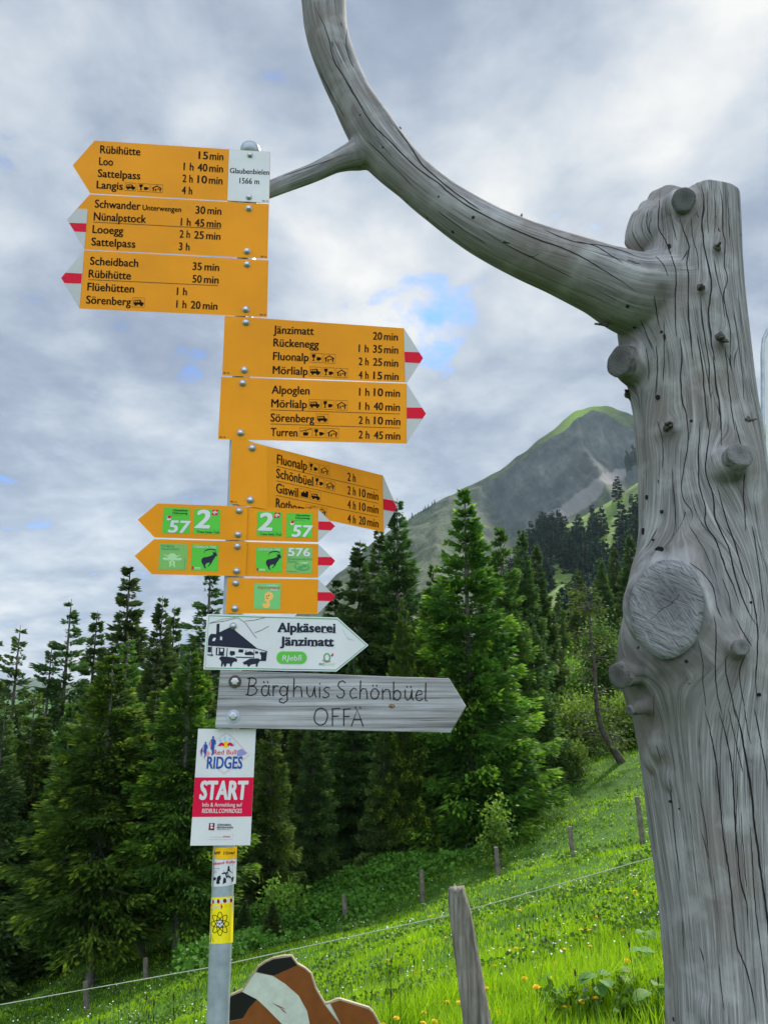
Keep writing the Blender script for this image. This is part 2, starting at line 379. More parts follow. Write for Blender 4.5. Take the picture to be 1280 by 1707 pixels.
# 5 ------------------------------------------------------------------
S = Sign('direction_sign', 'orange right arrow sign headed Alpoglen with a red and white tip', 'direction sign', PL, Z2 + ((215, 755),), GRP)
S.panel([(98, 398), (1138, 436), (1246, 605), (1138, 773), (80, 748)], OR)
S.slope = .028; S.lean = .03
tip(S, [(1138, 436), (1246, 605), (1138, 773)], [(1138, 570), (1224, 571), (1246, 605), (1226, 633), (1138, 632)])
texts(S, [('Alpoglen', 380, 593, 491, 45), ('Mörlialp', 378, 578, 568, 45), ('Sörenberg', 374, 620, 648, 45), ('Turren', 374, 525, 729, 45),
          ('1 h', 870, 928, 503, 43), ('10', 952, 1005, 505, 43), ('min', 1018, 1100, 508, 43), ('1 h', 870, 928, 582, 43), ('40', 952, 1005, 584, 43), ('min', 1018, 1100, 587, 43),
          ('2 h', 868, 928, 662, 43), ('10', 953, 1005, 664, 43), ('min', 1018, 1102, 667, 43), ('2 h', 868, 928, 743, 43), ('45', 953, 1005, 746, 43), ('min', 1018, 1102, 748, 43)])
for kd, b in (('bus', ((588, 525), (655, 579))), ('cup', ((663, 527), (729, 581))), ('hut', ((740, 530), (805, 585))), ('bus', ((630, 606), (698, 658))),
              ('lift', ((537, 683), (605, 737))), ('cup', ((612, 685), (680, 739))), ('hut', ((688, 687), (757, 742)))): picto(S, kd, b, .028)
S.line('dividing_line|%d' % len(S.lay), [(375, 583), (1100, 606)], 3); S.line('dividing_line|%d' % len(S.lay), [(374, 662), (1102, 685)], 3)
S.text('lettering', '001 10', 88, 121, 740, 8); S.bolts([(218, 433), (207, 712)]); S.flush(MATS())
# 6 the bent sign ------------------------------------------------------
class BentSign(Sign):
    def map(s, a, b, off):
        p = upl(a, b, PL, off)
        if a <= FOLD: return p
        q = upl(a, b, s.pl2, off); t = min(1, (a - FOLD) / 14.0); t = t * t * (3 - 2 * t)
        return p.lerp(q, t) if t < 1 else q
FOLD = 437.0
S = BentSign('direction_sign', 'bent orange right arrow sign headed Fluonalp, slanting away from the post', 'direction sign', PL, Z3 + ((230, 480),), GRP)
S.pl2 = plane(37, base=upl(443, 800, PL))
top = [(105, 45), (200, 50), (262, 74), (308, 86), (340, 94), (367, 101), (420, 114), (760, 200), (1113, 290)]
bot = [(1117, 668), (760, 592), (420, 533), (367, 523), (340, 518), (308, 511), (262, 503), (200, 494), (90, 474)]
mb = MB(); bt = bot[::-1]
for q in range(len(top) - 1):
    fr = [S.p(*top[q]), S.p(*top[q + 1]), S.p(*bt[q + 1]), S.p(*bt[q])]; bk = [S.p(*top[q], -.003), S.p(*top[q + 1], -.003), S.p(*bt[q + 1], -.003), S.p(*bt[q], -.003)]
    i = len(mb.v); mb.v += [tuple(v) for v in fr + bk]
    mb.f += [(i, i + 1, i + 2, i + 3), (i + 7, i + 6, i + 5, i + 4), (i, i + 4, i + 5, i + 1), (i + 3, i + 2, i + 6, i + 7)]; mb.m += [0, 1, 1, 1]
mb.build('panel', OR, S.root)
mb = MB(); mb.prism([S.p(*v, .0004) for v in ((1113, 290), (1205, 500), (1117, 668))], [S.p(*v, -.003) for v in ((1113, 290), (1205, 500), (1117, 668))])
mb.face([S.p(*v, .0009) for v in ((1115, 446), (1182, 458), (1205, 500), (1188, 531), (1116, 518))], 1); mb.build('arrow_tip', [M['tipwhite'], M['red']], S.root)
S.lean = .02
texts(S, [('Fluonalp', 407, 608, 210, 62), ('Schönbüel', 403, 648, 304, 62), ('Giswil', 402, 548, 402, 62), ('Rothorn', 400, 592, 500, 60)], slope=.235)
texts(S, [('2 h', 877, 932, 324, 54), ('2 h', 877, 932, 414, 54), ('10', 955, 998, 430, 54), ('min', 1008, 1083, 441, 54), ('4 h', 877, 932, 508, 54), ('10', 955, 998, 522, 54), ('min', 1008, 1083, 531, 54),
          ('4 h', 877, 932, 602, 54), ('20', 953, 998, 614, 54), ('min', 1008, 1084, 624, 54)], slope=.195)
for a, b in (((405, 228), (1083, 388)), ((403, 325), (1083, 477)), ((402, 422), (1083, 567))): S.line('dividing_line|%d' % len(S.lay), [a, ((a[0] + b[0]) / 2, (a[1] + b[1]) / 2), b], 3)
for kd, b in (('cup', ((618, 200), (685, 276))), ('hut', ((692, 220), (757, 296))), ('cup', ((657, 298), (722, 374))), ('hut', ((730, 320), (795, 396))), ('train', ((558, 374), (627, 448))),
              ('bus', ((632, 393), (698, 467))), ('lift', ((600, 480), (665, 548))), ('hut', ((675, 497), (740, 566)))): picto(S, kd, b, .22)
S.text('lettering', '001 10', 98, 140, 468, 9, slope=.1); S.bolts([(243, 107), (230, 453)]); S.flush(MATS())

# stickers ------------------------------------------------------------
STM = lambda: [M['green'], M['white'], M['ink'], M['red'], M['green2'], M['pgreen'], M['green3'], M['peanut'], M['navy'], M['dgreen'], M['maroon'], M['greyprint']]
IBEX = [(.10, .62), (.12, .50), (.22, .43), (.42, .40), (.55, .36), (.68, .30), (.74, .20), (.80, .17), (.86, .22), (.90, .34), (.86, .38), (.82, .36), (.78, .44), (.72, .52), (.66, .60),
        (.62, .70), (.52, .80), (.46, .86), (.44, .83), (.52, .74), (.54, .66), (.44, .68), (.36, .70), (.30, .80), (.36, .94), (.28, .92), (.20, .78), (.14, .70), (.12, .64)]
def sticker(S, quad, kind):
    qm = quadmap(quad); st = MB(); em = MB(); lt = MB(); q0 = Vector(quad[0]); q1 = Vector(quad[1]); q3 = Vector(quad[3])
    sl = (q1.y - q0.y) / (q1.x - q0.x); wd = q1.x - q0.x; hg = q3.y - q0.y; ln = -(q3.x - q0.x) / hg
    P = lambda pts, mat, off=.0011: em.face([S.p(*qm(u, v), off) for u, v in pts], mat)
    def E(cx, cy, rx, ry, mat, off=.0011, rot=0, seg=14):
        P([(cx + rx * math.cos(t) * math.cos(rot) - ry * math.sin(t) * math.sin(rot), cy + rx * math.cos(t) * math.sin(rot) + ry * math.sin(t) * math.cos(rot)) for t in (2 * math.pi * q / seg for q in range(seg))], mat, off)
    def Tx(body, u0, u1, v, cap, mat, bold=.004, shear=0.0, off=.0013):
        V, Pq = glyphs(body, bold); a = min(p[0] for p in V); b = max(p[0] for p in V); i = len(lt.v)
        k0 = LAYER.get((body, bold), len(V))
        for q_, (vx, vy) in enumerate(V):
            u = u0 + (vx - a) / (b - a) * (u1 - u0) + shear * vy * cap / .682 * hg / wd; v_ = v - vy * cap / .682
            lt.v.append(tuple(S.p(*qm(u, v_), off + (q_ // k0) * .00002)))
        for p in Pq: lt.f.append(tuple(i + z for z in p)); lt.m.append(mat)
    st.face([S.p(*q, .0006) for q in quad], {'cow': 4, 'route': 4, 'nut': 6}.get(kind, 0))
    if kind == 'two':
        Tx('2', .02, .60, .76, .70, 1, .035, .16); P([(.70, .02), (.92, .02), (.88, .24), (.66, .24)], 3); P([(.77, .06), (.82, .06), (.79, .2), (.74, .2)], 1, .0014); P([(.71, .10), (.88, .10), (.87, .15), (.70, .15)], 1, .0014)
        Tx('Trans Swiss Trail', .13, .97, .96, .085, 2, .012); P([(.6, .82), (.97, .82), (.97, .83), (.6, .83)], 9)
    elif kind == 'fiftyseven':
        Tx('57', .20, .98, .97, .46, 1, .035, .16); P([(.15, .34), (.30, .34), (.30, .48), (.15, .48)], 1); P([(.18, .32), (.32, .30), (.28, .42), (.16, .42)], 3, .0013); P([(.12, .44), (.28, .46), (.2, .52)], 1, .0014)
        Tx('Obwaldner', .36, .92, .13, .085, 2, .012); Tx('Höhenweg', .35, .90, .24, .085, 2, .012); P([(.35, .29), (.72, .29), (.72, .30), (.35, .30)], 9)
    elif kind == 'ibex':
        Tx('STEINBOCK-TREK', .05, .92, .13, .085, 1, .012)
        g = lambda u, v: (.30 + u * .72, .12 + v * .84)
        P([g(u, v) for u, v in IBEX], 8)
        pts = [(.46, .335), (.50, .22), (.62, .17), (.78, .16), (.87, .19), (.90, .25)]
        for a, b in zip(pts, pts[1:]):
            P([(a[0], a[1] - .018), (b[0], b[1] - .022), (b[0], b[1] + .022), (a[0], a[1] + .018)], 8, .0012)
        P([(.80, .23), (.83, .30), (.80, .34), (.78, .30)], 8, .0012)
        P([(.03, .84), (.11, .84), (.11, .95), (.03, .95)], 3); P([(.13, .87), (.36, .87), (.36, .91), (.13, .91)], 5); P([(.13, .92), (.36, .92), (.36, .95), (.13, .95)], 5)
    elif kind == 'cow':
        Tx('Rundgang', .07, .50, .11, .075, 9, .012); Tx('Glaubenbielen', .07, .70, .22, .075, 9, .012)
        E(.47, .50, .17, .14, 5); P([(.33, .52), (.61, .52), (.57, .78), (.60, .90), (.37, .90), (.38, .78)], 5, .0012)
        E(.24, .58, .12, .055, 5, .0011, .12); E(.70, .58, .12, .055, 5, .0011, -.12)
        P([(.32, .50), (.20, .46), (.17, .36), (.21, .42), (.34, .45)], 5); P([(.62, .50), (.74, .46), (.78, .36), (.73, .42), (.60, .45)], 5)
        E(.40, .64, .025, .03, 4, .0015); E(.55, .64, .025, .03, 4, .0015); E(.475, .86, .08, .03, 4, .0015); P([(.46, .66), (.49, .66), (.50, .8), (.45, .8)], 4, .0015)
        P([(.92, .55), (.935, .55), (.935, .95), (.92, .95)], 9)
    elif kind == 'route':
        Tx('576', .05, .92, .33, .30, 1, .03); Tx('Bärgmandlipfad', .03, .98, .48, .085, 9, .012, .1); Tx('Giswil', .03, .38, .60, .085, 9, .012, .1)
        E(.60, .75, .30, .16, 9, .0011, .1); E(.60, .74, .25, .12, 4, .0012, .1); E(.55, .78, .10, .06, 9, .0013); E(.70, .72, .10, .05, 9, .0013, .3); P([(.36, .60), (.85, .56), (.80, .64)], 5, .0014)
        P([(.03, .93), (.42, .93), (.42, .96), (.03, .96)], 9)
    elif kind == 'nut':
        Tx('Giswiler', .46, .88, .12, .09, 1, .015); Tx('Alpenmannli', .12, .96, .21, .09, 3, .010); Tx('Pfad', .62, .86, .29, .08, 1, .015)
        E(.56, .50, .17, .17, 7, .0011, .3); E(.47, .82, .15, .16, 7, .00115); P([(.42, .58), (.62, .62), (.60, .72), (.40, .72)], 7, .0012)
        E(.48, .50, .02, .03, 10, .0014); E(.56, .47, .02, .03, 10, .0014); E(.50, .58, .04, .015, 10, .0014)
        P([(.30, .74), (.44, .68), (.50, .76), (.42, .80)], 6, .0014)
    so = st.build('sticker', STM(), S.root)
    if lt.f: lt.build('lettering', STM(), so)
    if em.f: em.build('emblem', STM(), so)
# 7 / 8
S = Sign('direction_sign', 'orange right arrow sign with green stickers 2 then 57 and a red and white tip', 'direction sign', plane(5, front=.0315), Z4 + ((690, 290),), 'small trail sticker signs')
S.panel([(640, 86), (1140, 103), (1240, 203), (1138, 298), (640, 286)], OR); tip(S, [(1140, 103), (1240, 203), (1138, 298)], [(1140, 175), (1212, 176), (1240, 203), (1216, 228), (1140, 224)])
sticker(S, [(778, 117), (929, 120), (925, 265), (776, 260)], 'two'); sticker(S, [(954, 124), (1104, 127), (1102, 271), (950, 267)], 'fiftyseven'); S.flush(MATS())
S = Sign('direction_sign', 'orange left arrow sign with green stickers 57 then 2', 'direction sign', plane(5, front=.0355), Z4 + ((690, 288),), 'small trail sticker signs')
S.panel([(70, 165), (188, 68), (722, 87), (715, 288), (170, 270)], OR)
sticker(S, [(224, 93), (382, 97), (379, 248), (216, 242)], 'fiftyseven'); sticker(S, [(407, 99), (562, 103), (558, 252), (400, 247)], 'two')
S.bolts([(672, 112), (665, 252)], .0095); S.flush(MATS())
S = Sign('direction_sign', 'orange right arrow sign with a goat sticker and a 576 sticker', 'direction sign', plane(5, front=.0315), Z4 + ((690, 500),), 'small trail sticker signs')
S.panel([(640, 293), (1140, 309), (1240, 408), (1138, 510), (640, 499)], OR); tip(S, [(1140, 309), (1240, 408), (1138, 510)], [(1139, 385), (1218, 386), (1240, 408), (1220, 436), (1138, 434)])
sticker(S, [(773, 327), (931, 330), (926, 478), (769, 474)], 'ibex'); sticker(S, [(954, 328), (1106, 332), (1103, 482), (951, 479)], 'route'); S.flush(MATS())
S = Sign('direction_sign', 'orange left arrow sign with a pale cow head sticker and a goat sticker', 'direction sign', plane(5, front=.0355), Z4 + ((690, 500),), 'small trail sticker signs')
S.panel([(52, 380), (168, 280), (720, 294), (710, 500), (155, 488)], OR)
sticker(S, [(201, 306), (368, 311), (360, 464), (194, 461)], 'cow'); sticker(S, [(391, 311), (551, 316), (548, 469), (384, 466)], 'ibex')
S.bolts([(662, 322), (657, 468)], .0095); S.flush(MATS())
S = Sign('direction_sign', 'short orange right arrow sign with one green peanut sticker', 'direction sign', PL, Z4 + ((650, 722),), 'small trail sticker signs')
S.panel([(602, 510), (1140, 518), (1240, 618), (1135, 724), (592, 720)], OR); tip(S, [(1140, 518), (1240, 618), (1135, 724)], [(1136, 594), (1214, 595), (1240, 618), (1219, 647), (1136, 645)])
sticker(S, [(762, 540), (919, 543), (915, 696), (757, 692)], 'nut'); S.bolts([(652, 540), (647, 690)], .0095); S.flush(MATS())
# 12 white board --------------------------------------------------------
S = Sign('direction_sign', 'white right arrow board edged in green with a black drawing of a hut and cows', 'direction sign', plane(5, front=.036), Z5 + ((250, 455),))
S.panel([(65, 58), (992, 82), (1213, 280), (985, 467), (40, 452)], [M['white'], M['alu']], .004)
S.line('green_border', [(80, 70), (990, 94), (1197, 280), (982, 456), (52, 441)], 6, .0006, 0, True)
D = lambda pts, mat=0, off=.0009: S.poly('drawing', pts, off, mat)
D([(75, 235), (128, 200), (133, 197), (232, 150), (420, 303), (72, 278)]); D([(135, 128), (155, 126), (152, 200), (131, 205)]); D([(80, 215), (95, 198), (128, 200), (76, 238)])
D([(105, 236), (118, 226), (130, 228), (120, 250), (104, 250)], 1, .0012); D([(160, 216), (174, 222), (172, 244), (158, 242)], 1, .0012)
for ln_, wd in (([(72, 280), (420, 304), (495, 325)], 5), ([(232, 150), (420, 303)], 4), ([(82, 124), (200, 105), (285, 84), (335, 118), (370, 165), (400, 208), (418, 228)], 3), ([(335, 108), (400, 102), (475, 84)], 3), ([(405, 190), (450, 174), (505, 143)], 3),
                ([(90, 120), (170, 95), (270, 80)], 2), ([(100, 285), (98, 360)], 4), ([(68, 348), (110, 350)], 8), ([(210, 300), (205, 365)], 6), ([(345, 315), (340, 345)], 5), ([(400, 312), (398, 370)], 4), ([(455, 325), (452, 375)], 5), ([(485, 326), (478, 390)], 5)):
    S.line('drawing', ln_, wd, .0009)
D([(72, 290), (96, 292), (94, 330), (70, 330)]); D([(130, 296), (190, 300), (186, 356), (128, 350)]); D([(290, 308), (325, 310), (322, 332), (288, 330)]); D([(330, 335), (370, 322), (395, 332), (396, 350), (340, 350)]); D([(408, 322), (430, 324), (428, 340), (407, 338)])
D([(438, 330), (492, 328), (485, 392), (440, 392), (455, 365)]); D([(270, 360), (400, 365), (398, 372), (268, 368)]); D([(230, 320), (262, 322), (266, 344), (240, 356), (226, 344)]); D([(140, 302), (150, 302), (148, 345), (138, 345)], 1, .0012); D([(160, 304), (180, 305), (178, 325), (159, 324)], 1, .0012)
D([(150, 372), (168, 358), (235, 364), (262, 368), (280, 380), (278, 398), (258, 396), (244, 408), (240, 430), (230, 432), (228, 410), (205, 410), (200, 430), (186, 432), (184, 408), (172, 432), (164, 432), (168, 396)])
D([(320, 400), (338, 392), (368, 376), (430, 372), (446, 384), (428, 410), (424, 432), (412, 432), (412, 412), (376, 418), (366, 432), (354, 430), (350, 416), (326, 418)])
S.lean = .02
S.text('lettering', 'Alpkäserei', 566, 978, 183, 62, slope=.012, bold=.045); S.text('lettering', 'Jänzimatt', 584, 968, 280, 60, slope=.012, bold=.045)
for x, y, l in ((566, 184, 30), (608, 185, 26), (650, 186, 30), (700, 187, 40), (888, 190, 30), (955, 191, 26), (690, 283, 36), (800, 285, 40), (920, 287, 40)): S.line('lettering|%d' % (1 if y < 230 else 2), [(x, y), (x + l, y)], 5, .0010)
pill = [(600 + 40 * math.cos(t), 368 + 44 * math.sin(t)) for t in np.linspace(math.pi / 2, math.pi * 1.5, 10)] + [(732 + 42 * math.cos(t), 369 + 44 * math.sin(t)) for t in np.linspace(-math.pi / 2, math.pi / 2, 10)]
S.poly('badge', [(666 + (x - 666) * 1.03, 368 + (y - 368) * 1.06) for x, y in pill], .0006, 1); S.poly('badge', pill, .0009, 0)
S.text('badge', 'RJebli', 600, 735, 388, 36, slope=.01, bold=.004, mat=2, shear=.12, off=.0012); S.line('badge', [(715, 356), (737, 350)], 4, .0012, 2)
ring = lambda cx, cy, rx, ry, a0, a1: [(cx + rx * math.cos(t), cy + ry * math.sin(t)) for t in np.linspace(a0, a1, 14)]
S.line('badge', ring(918, 366, 21, 27, 0, 6.28), 9, .0009, 3); S.line('badge', ring(918, 376, 30, 24, .6, 2.9), 5, .0011, 4); S.poly('badge', [(946, 350), (960, 334), (964, 350), (952, 362)], .0009, 4)
S.text('badge', 'BIO', 862, 902, 422, 16, slope=.01, bold=.02, mat=3); S.text('badge', 'SUISSE', 906, 974, 423, 15, slope=.01, bold=0, mat=5)
S.line('scratch', [(1030, 170), (1055, 215), (1075, 238), (1115, 246)], 1.6, .0006); S.line('scratch', [(1060, 232), (1095, 242)], 3, .0007)
S.bolts([(252, 143)], .0095)
S.flush({'green_border': [M['dgreen']], 'drawing': [M['navy'], M['white']], 'lettering': [M['navy']], 'badge': [M['bgreen'], M['pgreen'], M['white'], M['dgreen'], M['red'], M['pgreen']], 'scratch': [M['greyprint']]})

# 13 wooden board -------------------------------------------------------
m, k = newmat('weathered_board'); pos = k('ShaderNodeNewGeometry').outputs['Position']
mp = k('ShaderNodeMapping', i_Vector=pos); mp.inputs['Scale'].default_value = (4, 4, 190)
g1 = k('ShaderNodeTexNoise', i_Vector=mp.outputs[0], i_Scale=1.0, i_Detail=5.0, i_Roughness=.65, i_Distortion=.5).outputs[0]
mp2 = k('ShaderNodeMapping', i_Vector=pos); mp2.inputs['Scale'].default_value = (1.5, 1.5, 75)
g2 = k('ShaderNodeTexNoise', i_Vector=mp2.outputs[0], i_Scale=1.0, i_Detail=4.0, i_Roughness=.55, i_Distortion=.3).outputs[0]
blot = k('ShaderNodeTexNoise', i_Vector=pos, i_Scale=9.0, i_Detail=5.0).outputs[0]
gg = k.math('ADD', k.math('MULTIPLY', g1, .5), k.math('MULTIPLY', g2, .5))
c = k.ramp(gg, [(.38, (.075, .072, .072)), (.45, (.21, .205, .21)), (.53, (.32, .315, .325)), (.64, (.44, .435, .445))])
c = k.mix(k.ramp(blot, [(.42, 0.0), (.75, .5)]), c, (.19, .17, .15))
p = k('ShaderNodeBsdfPrincipled', i_Base_Color=c, i_Roughness=.8); b = k('ShaderNodeBump', i_Strength=.6, i_Distance=.003, i_Height=gg); k.l.new(b.outputs[0], p.inputs['Normal']); k.l.new(p.outputs[0], k.out.inputs[0])
M['board'] = m; M['rust'] = simple('rusty_washer', (.10, .075, .055), .6, .5, scale=90); M['carve'] = simple('carved_black', (.012, .010, .009), .8, var=.2, scale=60)
S = Sign('direction_sign', 'grey weathered wooden arrow board carved Bärghuis Schönbüel OFFÄ', 'direction sign', plane(5, front=.054), Z6 + ((140, 325),))
out = [(78, 50), (400, 60), (800, 76), (1162, 88), (1243, 220), (1170, 345), (800, 338), (400, 329), (54, 322)]
mb = MB(); fr = [S.p(x, y) for x, y in out]; ctr = Vector(sum((Vector(v) for v in fr), Vector())) / len(fr)
ins = [v + (ctr - v).normalized() * .0025 for v in fr]; bk = [S.p(x, y, -.024) for x, y in out]; mid = [v - S.pl[1] * .002 for v in fr]
mb.face(ins); kk = len(out)
for A_, B_ in ((ins, mid), (mid, bk)):
    for q in range(kk): mb.face([A_[q], B_[q], B_[(q + 1) % kk], A_[(q + 1) % kk]])
mb.face(bk[::-1]); mb.build('panel', [M['board']], S.root)
def arc(cx, cy, rx, ry, a0, a1, k_=9): return [(cx + rx * math.cos(R(a)), cy + ry * math.sin(R(a))) for a in np.linspace(a0, a1, k_)]
X_ = .58
ST = {'B': [[(.12, 0), (.22, 1)], [(.05, .97), (.45, 1.02), (.80, .93), (.85, .75), (.65, .58), (.2, .52)], [(.2, .52), (.7, .5), (.95, .3), (.8, .08), (.4, -.03), (-.05, .02)]],
      'a': [arc(.42, .28, .40, .31, 60, 360, 12), [(.86, .6), (.80, .2), (.98, 0)]], 'r': [[(.1, .6), (.15, 0)], [(.13, .38), (.45, .6), (.9, .58)]],
      'g': [arc(.45, .30, .36, .29, 0, 360, 12), [(.85, .6), (.78, .1), (.85, -.25), (.5, -.42), (.1, -.35), (.05, -.22), (.3, -.15)]],
      'h': [[(.12, 1.05), (.12, 0)], [(.12, .4), (.4, .6), (.75, .55), (.85, .3), (.9, 0)]], 'u': [[(.08, .6), (.1, .2), (.35, 0), (.65, .08), (.82, .6)], [(.82, .6), (.85, .15), (1, 0)]],
      'i': [[(.4, .58), (.5, 0)], [(.42, .82), (.46, .78)]], 's': [[(.85, .56), (.5, .62), (.2, .5), (.35, .34), (.75, .25), (.8, .08), (.45, -.02), (.05, .04)]],
      'S': [[(.9, .9), (.6, 1.02), (.2, .92), (.1, .72), (.35, .56), (.75, .42), (.85, .2), (.6, .0), (.2, .0), (.0, .12)]], 'c': [[(.9, .5), (.55, .62), (.15, .42), (.12, .18), (.4, 0), (.95, .06)]],
      'o': [arc(.5, .3, .45, .31, 0, 360, 14)], 'n': [[(.08, .6), (.12, 0)], [(.1, .38), (.4, .6), (.75, .55), (.85, .3), (.92, 0)]], 'b': [[(.1, 1.05), (.12, 0)], arc(.5, .27, .40, .29, -170, 170, 12)],
      'e': [[(.1, .3), (.9, .38), (.75, .58), (.4, .6), (.1, .35), (.2, .06), (.55, -.02), (.98, .08)]], 'l': [[(.5, 1.05), (.5, 0), (.9, 0)]],
      'O': [arc(.5, .5, .48, .52, 90, 450, 16)], 'F': [[(.15, 1), (.2, 0)], [(.08, 1), (1, 1.03)], [(.18, .55), (.85, .56)]], 'A': [[(.0, 0), (.45, 1), (.98, 0)], [(.2, .38), (.8, .38)]]}
def carve(ch, x0, x1, y, cap):
    dots = ch in 'äöüÄ'; b_ = {'ä': 'a', 'ö': 'o', 'ü': 'u', 'Ä': 'A'}.get(ch, ch)
    strokes = [list(s_) for s_ in ST[b_]]
    if dots:
        yy = 1.14 if ch == 'Ä' else .82
        strokes += [[(.25, yy), (.30, yy - .06)], [(.68, yy), (.72, yy - .06)]]
    rs = random.Random(ord(ch) + int(x0))
    for s_ in strokes:
        pts = [(x0 + (u + rs.uniform(-.02, .02)) * (x1 - x0) + .03 * v * cap, y - v * cap) for u, v in s_]
        S.line('lettering' if y < 250 else 'lettering|2', pts, 5.4 if len(s_) > 2 or cap > 0 else 7, .0008)
        for q in (pts[0], pts[-1]): S.ell('lettering' if y < 250 else 'lettering|2', q[0], q[1], 2.8, 2.8, .0009, seg=8)
for ch, x0, x1 in zip('Bärghuis', (203, 272, 325, 355, 420, 484, 540, 560), (255, 314, 352, 405, 470, 532, 558, 600)): carve(ch, x0, x1, 166 + (x0 - 200) * .034, 80)
for ch, x0, x1 in zip('Schönbüel', (630, 688, 735, 788, 842, 893, 948, 1000, 1038), (672, 726, 778, 830, 888, 936, 992, 1036, 1060)): carve(ch, x0, x1, 180 + (x0 - 630) * .034, 80)
for ch, x0, x1 in zip('OFFÄ', (520, 602, 656, 700), (586, 641, 692, 756)): carve(ch, x0, x1, 308 + (x0 - 520) * .03, 78)
S.line('knot', arc(890, 220, 14, 8, 0, 360), 4, .0007); S.ell('knot', 888, 221, 8, 4, .0008)
for (x, y), col in (((148, 103), M['tanline']), ((140, 267), M['white'])):
    mb = MB(); mb.lathe(S.p(x, y), S.pl[1], [(0, .0165), (.002, .0165), (.0021, .011), (.0022, 0)], 18); mb.build('washer', M['galva'] if col is M['white'] else M['rust'], S.root)
    mb = MB(); mb.lathe(S.p(x, y, .002), S.pl[1], [(0, .0105), (.006, .0105), (.008, .007), (.0082, 0)], 6); mb.build('bolt', M['bolt'], S.root)
S.flush({'lettering': [M['carve']], 'knot': [M['tanline']]})

# 14 START plate ---------------------------------------------------------
S = Sign('start_plate', 'upright white and crimson plate reading START below the wooden board', 'plate', plane(4, front=.034), Z7 + ((600, 1625),))
S.panel([(238, 115), (985, 119), (912, 1622), (135, 1627)], [M['white'], M['alu']], .004)
S.poly('crimson_band', [(196, 745), (954, 743), (928, 1250), (158, 1256)], .0006)
S.slope = 0.0; S.lean = .06
S.text('lettering', 'START', 248, 868, 1025, 228, bold=.05, mat=0, lean=.10); S.text('lettering', 'Info & Anmeldung auf', 292, 804, 1122, 50, mat=0, bold=.006); S.text('lettering', 'REDBULL.COM/RIDGES', 287, 800, 1204, 54, mat=0, bold=.016, lean=.12)
L = lambda pts, mat, off=.0007: S.poly('emblem', pts, off, mat)
S.line('emblem', [(260, 440), (330, 515), (420, 580), (572, 696), (660, 632), (905, 452), (835, 390), (770, 320), (690, 235), (650, 195), (600, 170), (540, 210), (470, 250)], 5, .0007, 3)
L([(600, 180), (650, 205), (690, 245), (760, 330), (860, 430), (760, 470), (600, 470), (470, 400), (480, 260), (540, 220)], 4, .0006)
L([(740, 400), (800, 372), (870, 432), (800, 466), (740, 470)], 5, .0008); L([(800, 466), (870, 432), (840, 452)], 3, .0010); L([(550, 640), (650, 560), (640, 640), (575, 690)], 4, .0006)
for t in ([(500, 262), (530, 230), (545, 270), (520, 300)], [(560, 240), (590, 200), (600, 250), (580, 290)], [(640, 220), (670, 250), (650, 290), (625, 260)], [(690, 280), (720, 320), (690, 345)]): L(t, 2, .0008)
S.ell('emblem', 596, 318, 30, 46, .0010, 6)
for sg in (-1, 1):
    L([(596 + sg * 22, 338), (596 + sg * 20, 310), (596 + sg * 48, 290), (596 + sg * 78, 300), (596 + sg * 96, 325), (596 + sg * 112, 342), (596 + sg * 84, 336), (596 + sg * 70, 345), (596 + sg * 52, 330), (596 + sg * 36, 342)], 1, .0012)
S.text('lettering', 'Red Bull', 436, 730, 448, 62, mat=1, bold=.012); S.text('lettering', 'RIDGES', 345, 806, 628, 150, mat=2, bold=.03, lean=.08)
def runner(cx, top, h):
    f = lambda u, v: (cx + u * h, top + v * h)
    S.ell('emblem|2', *f(.03, .06), h * .055, h * .07, .0012, 7)
    S.poly('emblem|2', [f(a, b) for a, b in ((-.05, .14), (.10, .14), (.16, .24), (.17, .42), (.13, .44), (.11, .30), (.10, .52), (.06, .74), (.0, 1.0), (-.06, .98), (-.03, .76), (-.12, .62), (-.10, .46), (-.14, .50), (-.19, .40), (-.13, .22))], .0011, 7)
    S.poly('emblem|2', [f(a, b) for a, b in ((-.12, .22), (-.07, .2), (-.08, .46), (-.1, .62), (-.16, .42))], .0013, 8)
runner(425, 212, 250); runner(328, 285, 205); runner(280, 365, 105); S.ell('emblem', 360, 435, 30, 30, .0008, 8)
S.poly('emblem|3', [(380, 1335), (452, 1335), (444, 1430), (372, 1426)], .0007, 9); S.ell('emblem|3', 412, 1358, 16, 16, .0009, 0); S.poly('emblem|3', [(400, 1375), (440, 1390), (410, 1410), (396, 1400)], .0009, 0)
S.text('lettering', 'SÖRENBERG', 484, 664, 1370, 24, mat=3, bold=.02); S.text('lettering', 'BERGBAHNEN', 482, 688, 1404, 24, mat=3, bold=.02); S.text('lettering', 'BRIENZER ROTHORN', 482, 650, 1424, 10, mat=3, bold=.01)
S.line('emblem|4', [(370, 1548), (684, 1548), (686, 1475)], 2.5, .0007, 10); S.text('lettering', 'presented by', 395, 535, 1520, 12, mat=4, bold=0); S.text('lettering', 'ATMUNG', 552, 650, 1520, 18, mat=1, bold=.02)
S.flush({'crimson_band': [M['crimson']], 'lettering': [M['white'], M['crimson'], M['blue'], M['navy'], M['greyprint']], 'emblem': [M['white'], M['crimson'], M['sky'], M['pink'], M['white'], M['lilac'], M['amber'], M['blue'], M['pink'], M['maroon'], M['greyprint']]})
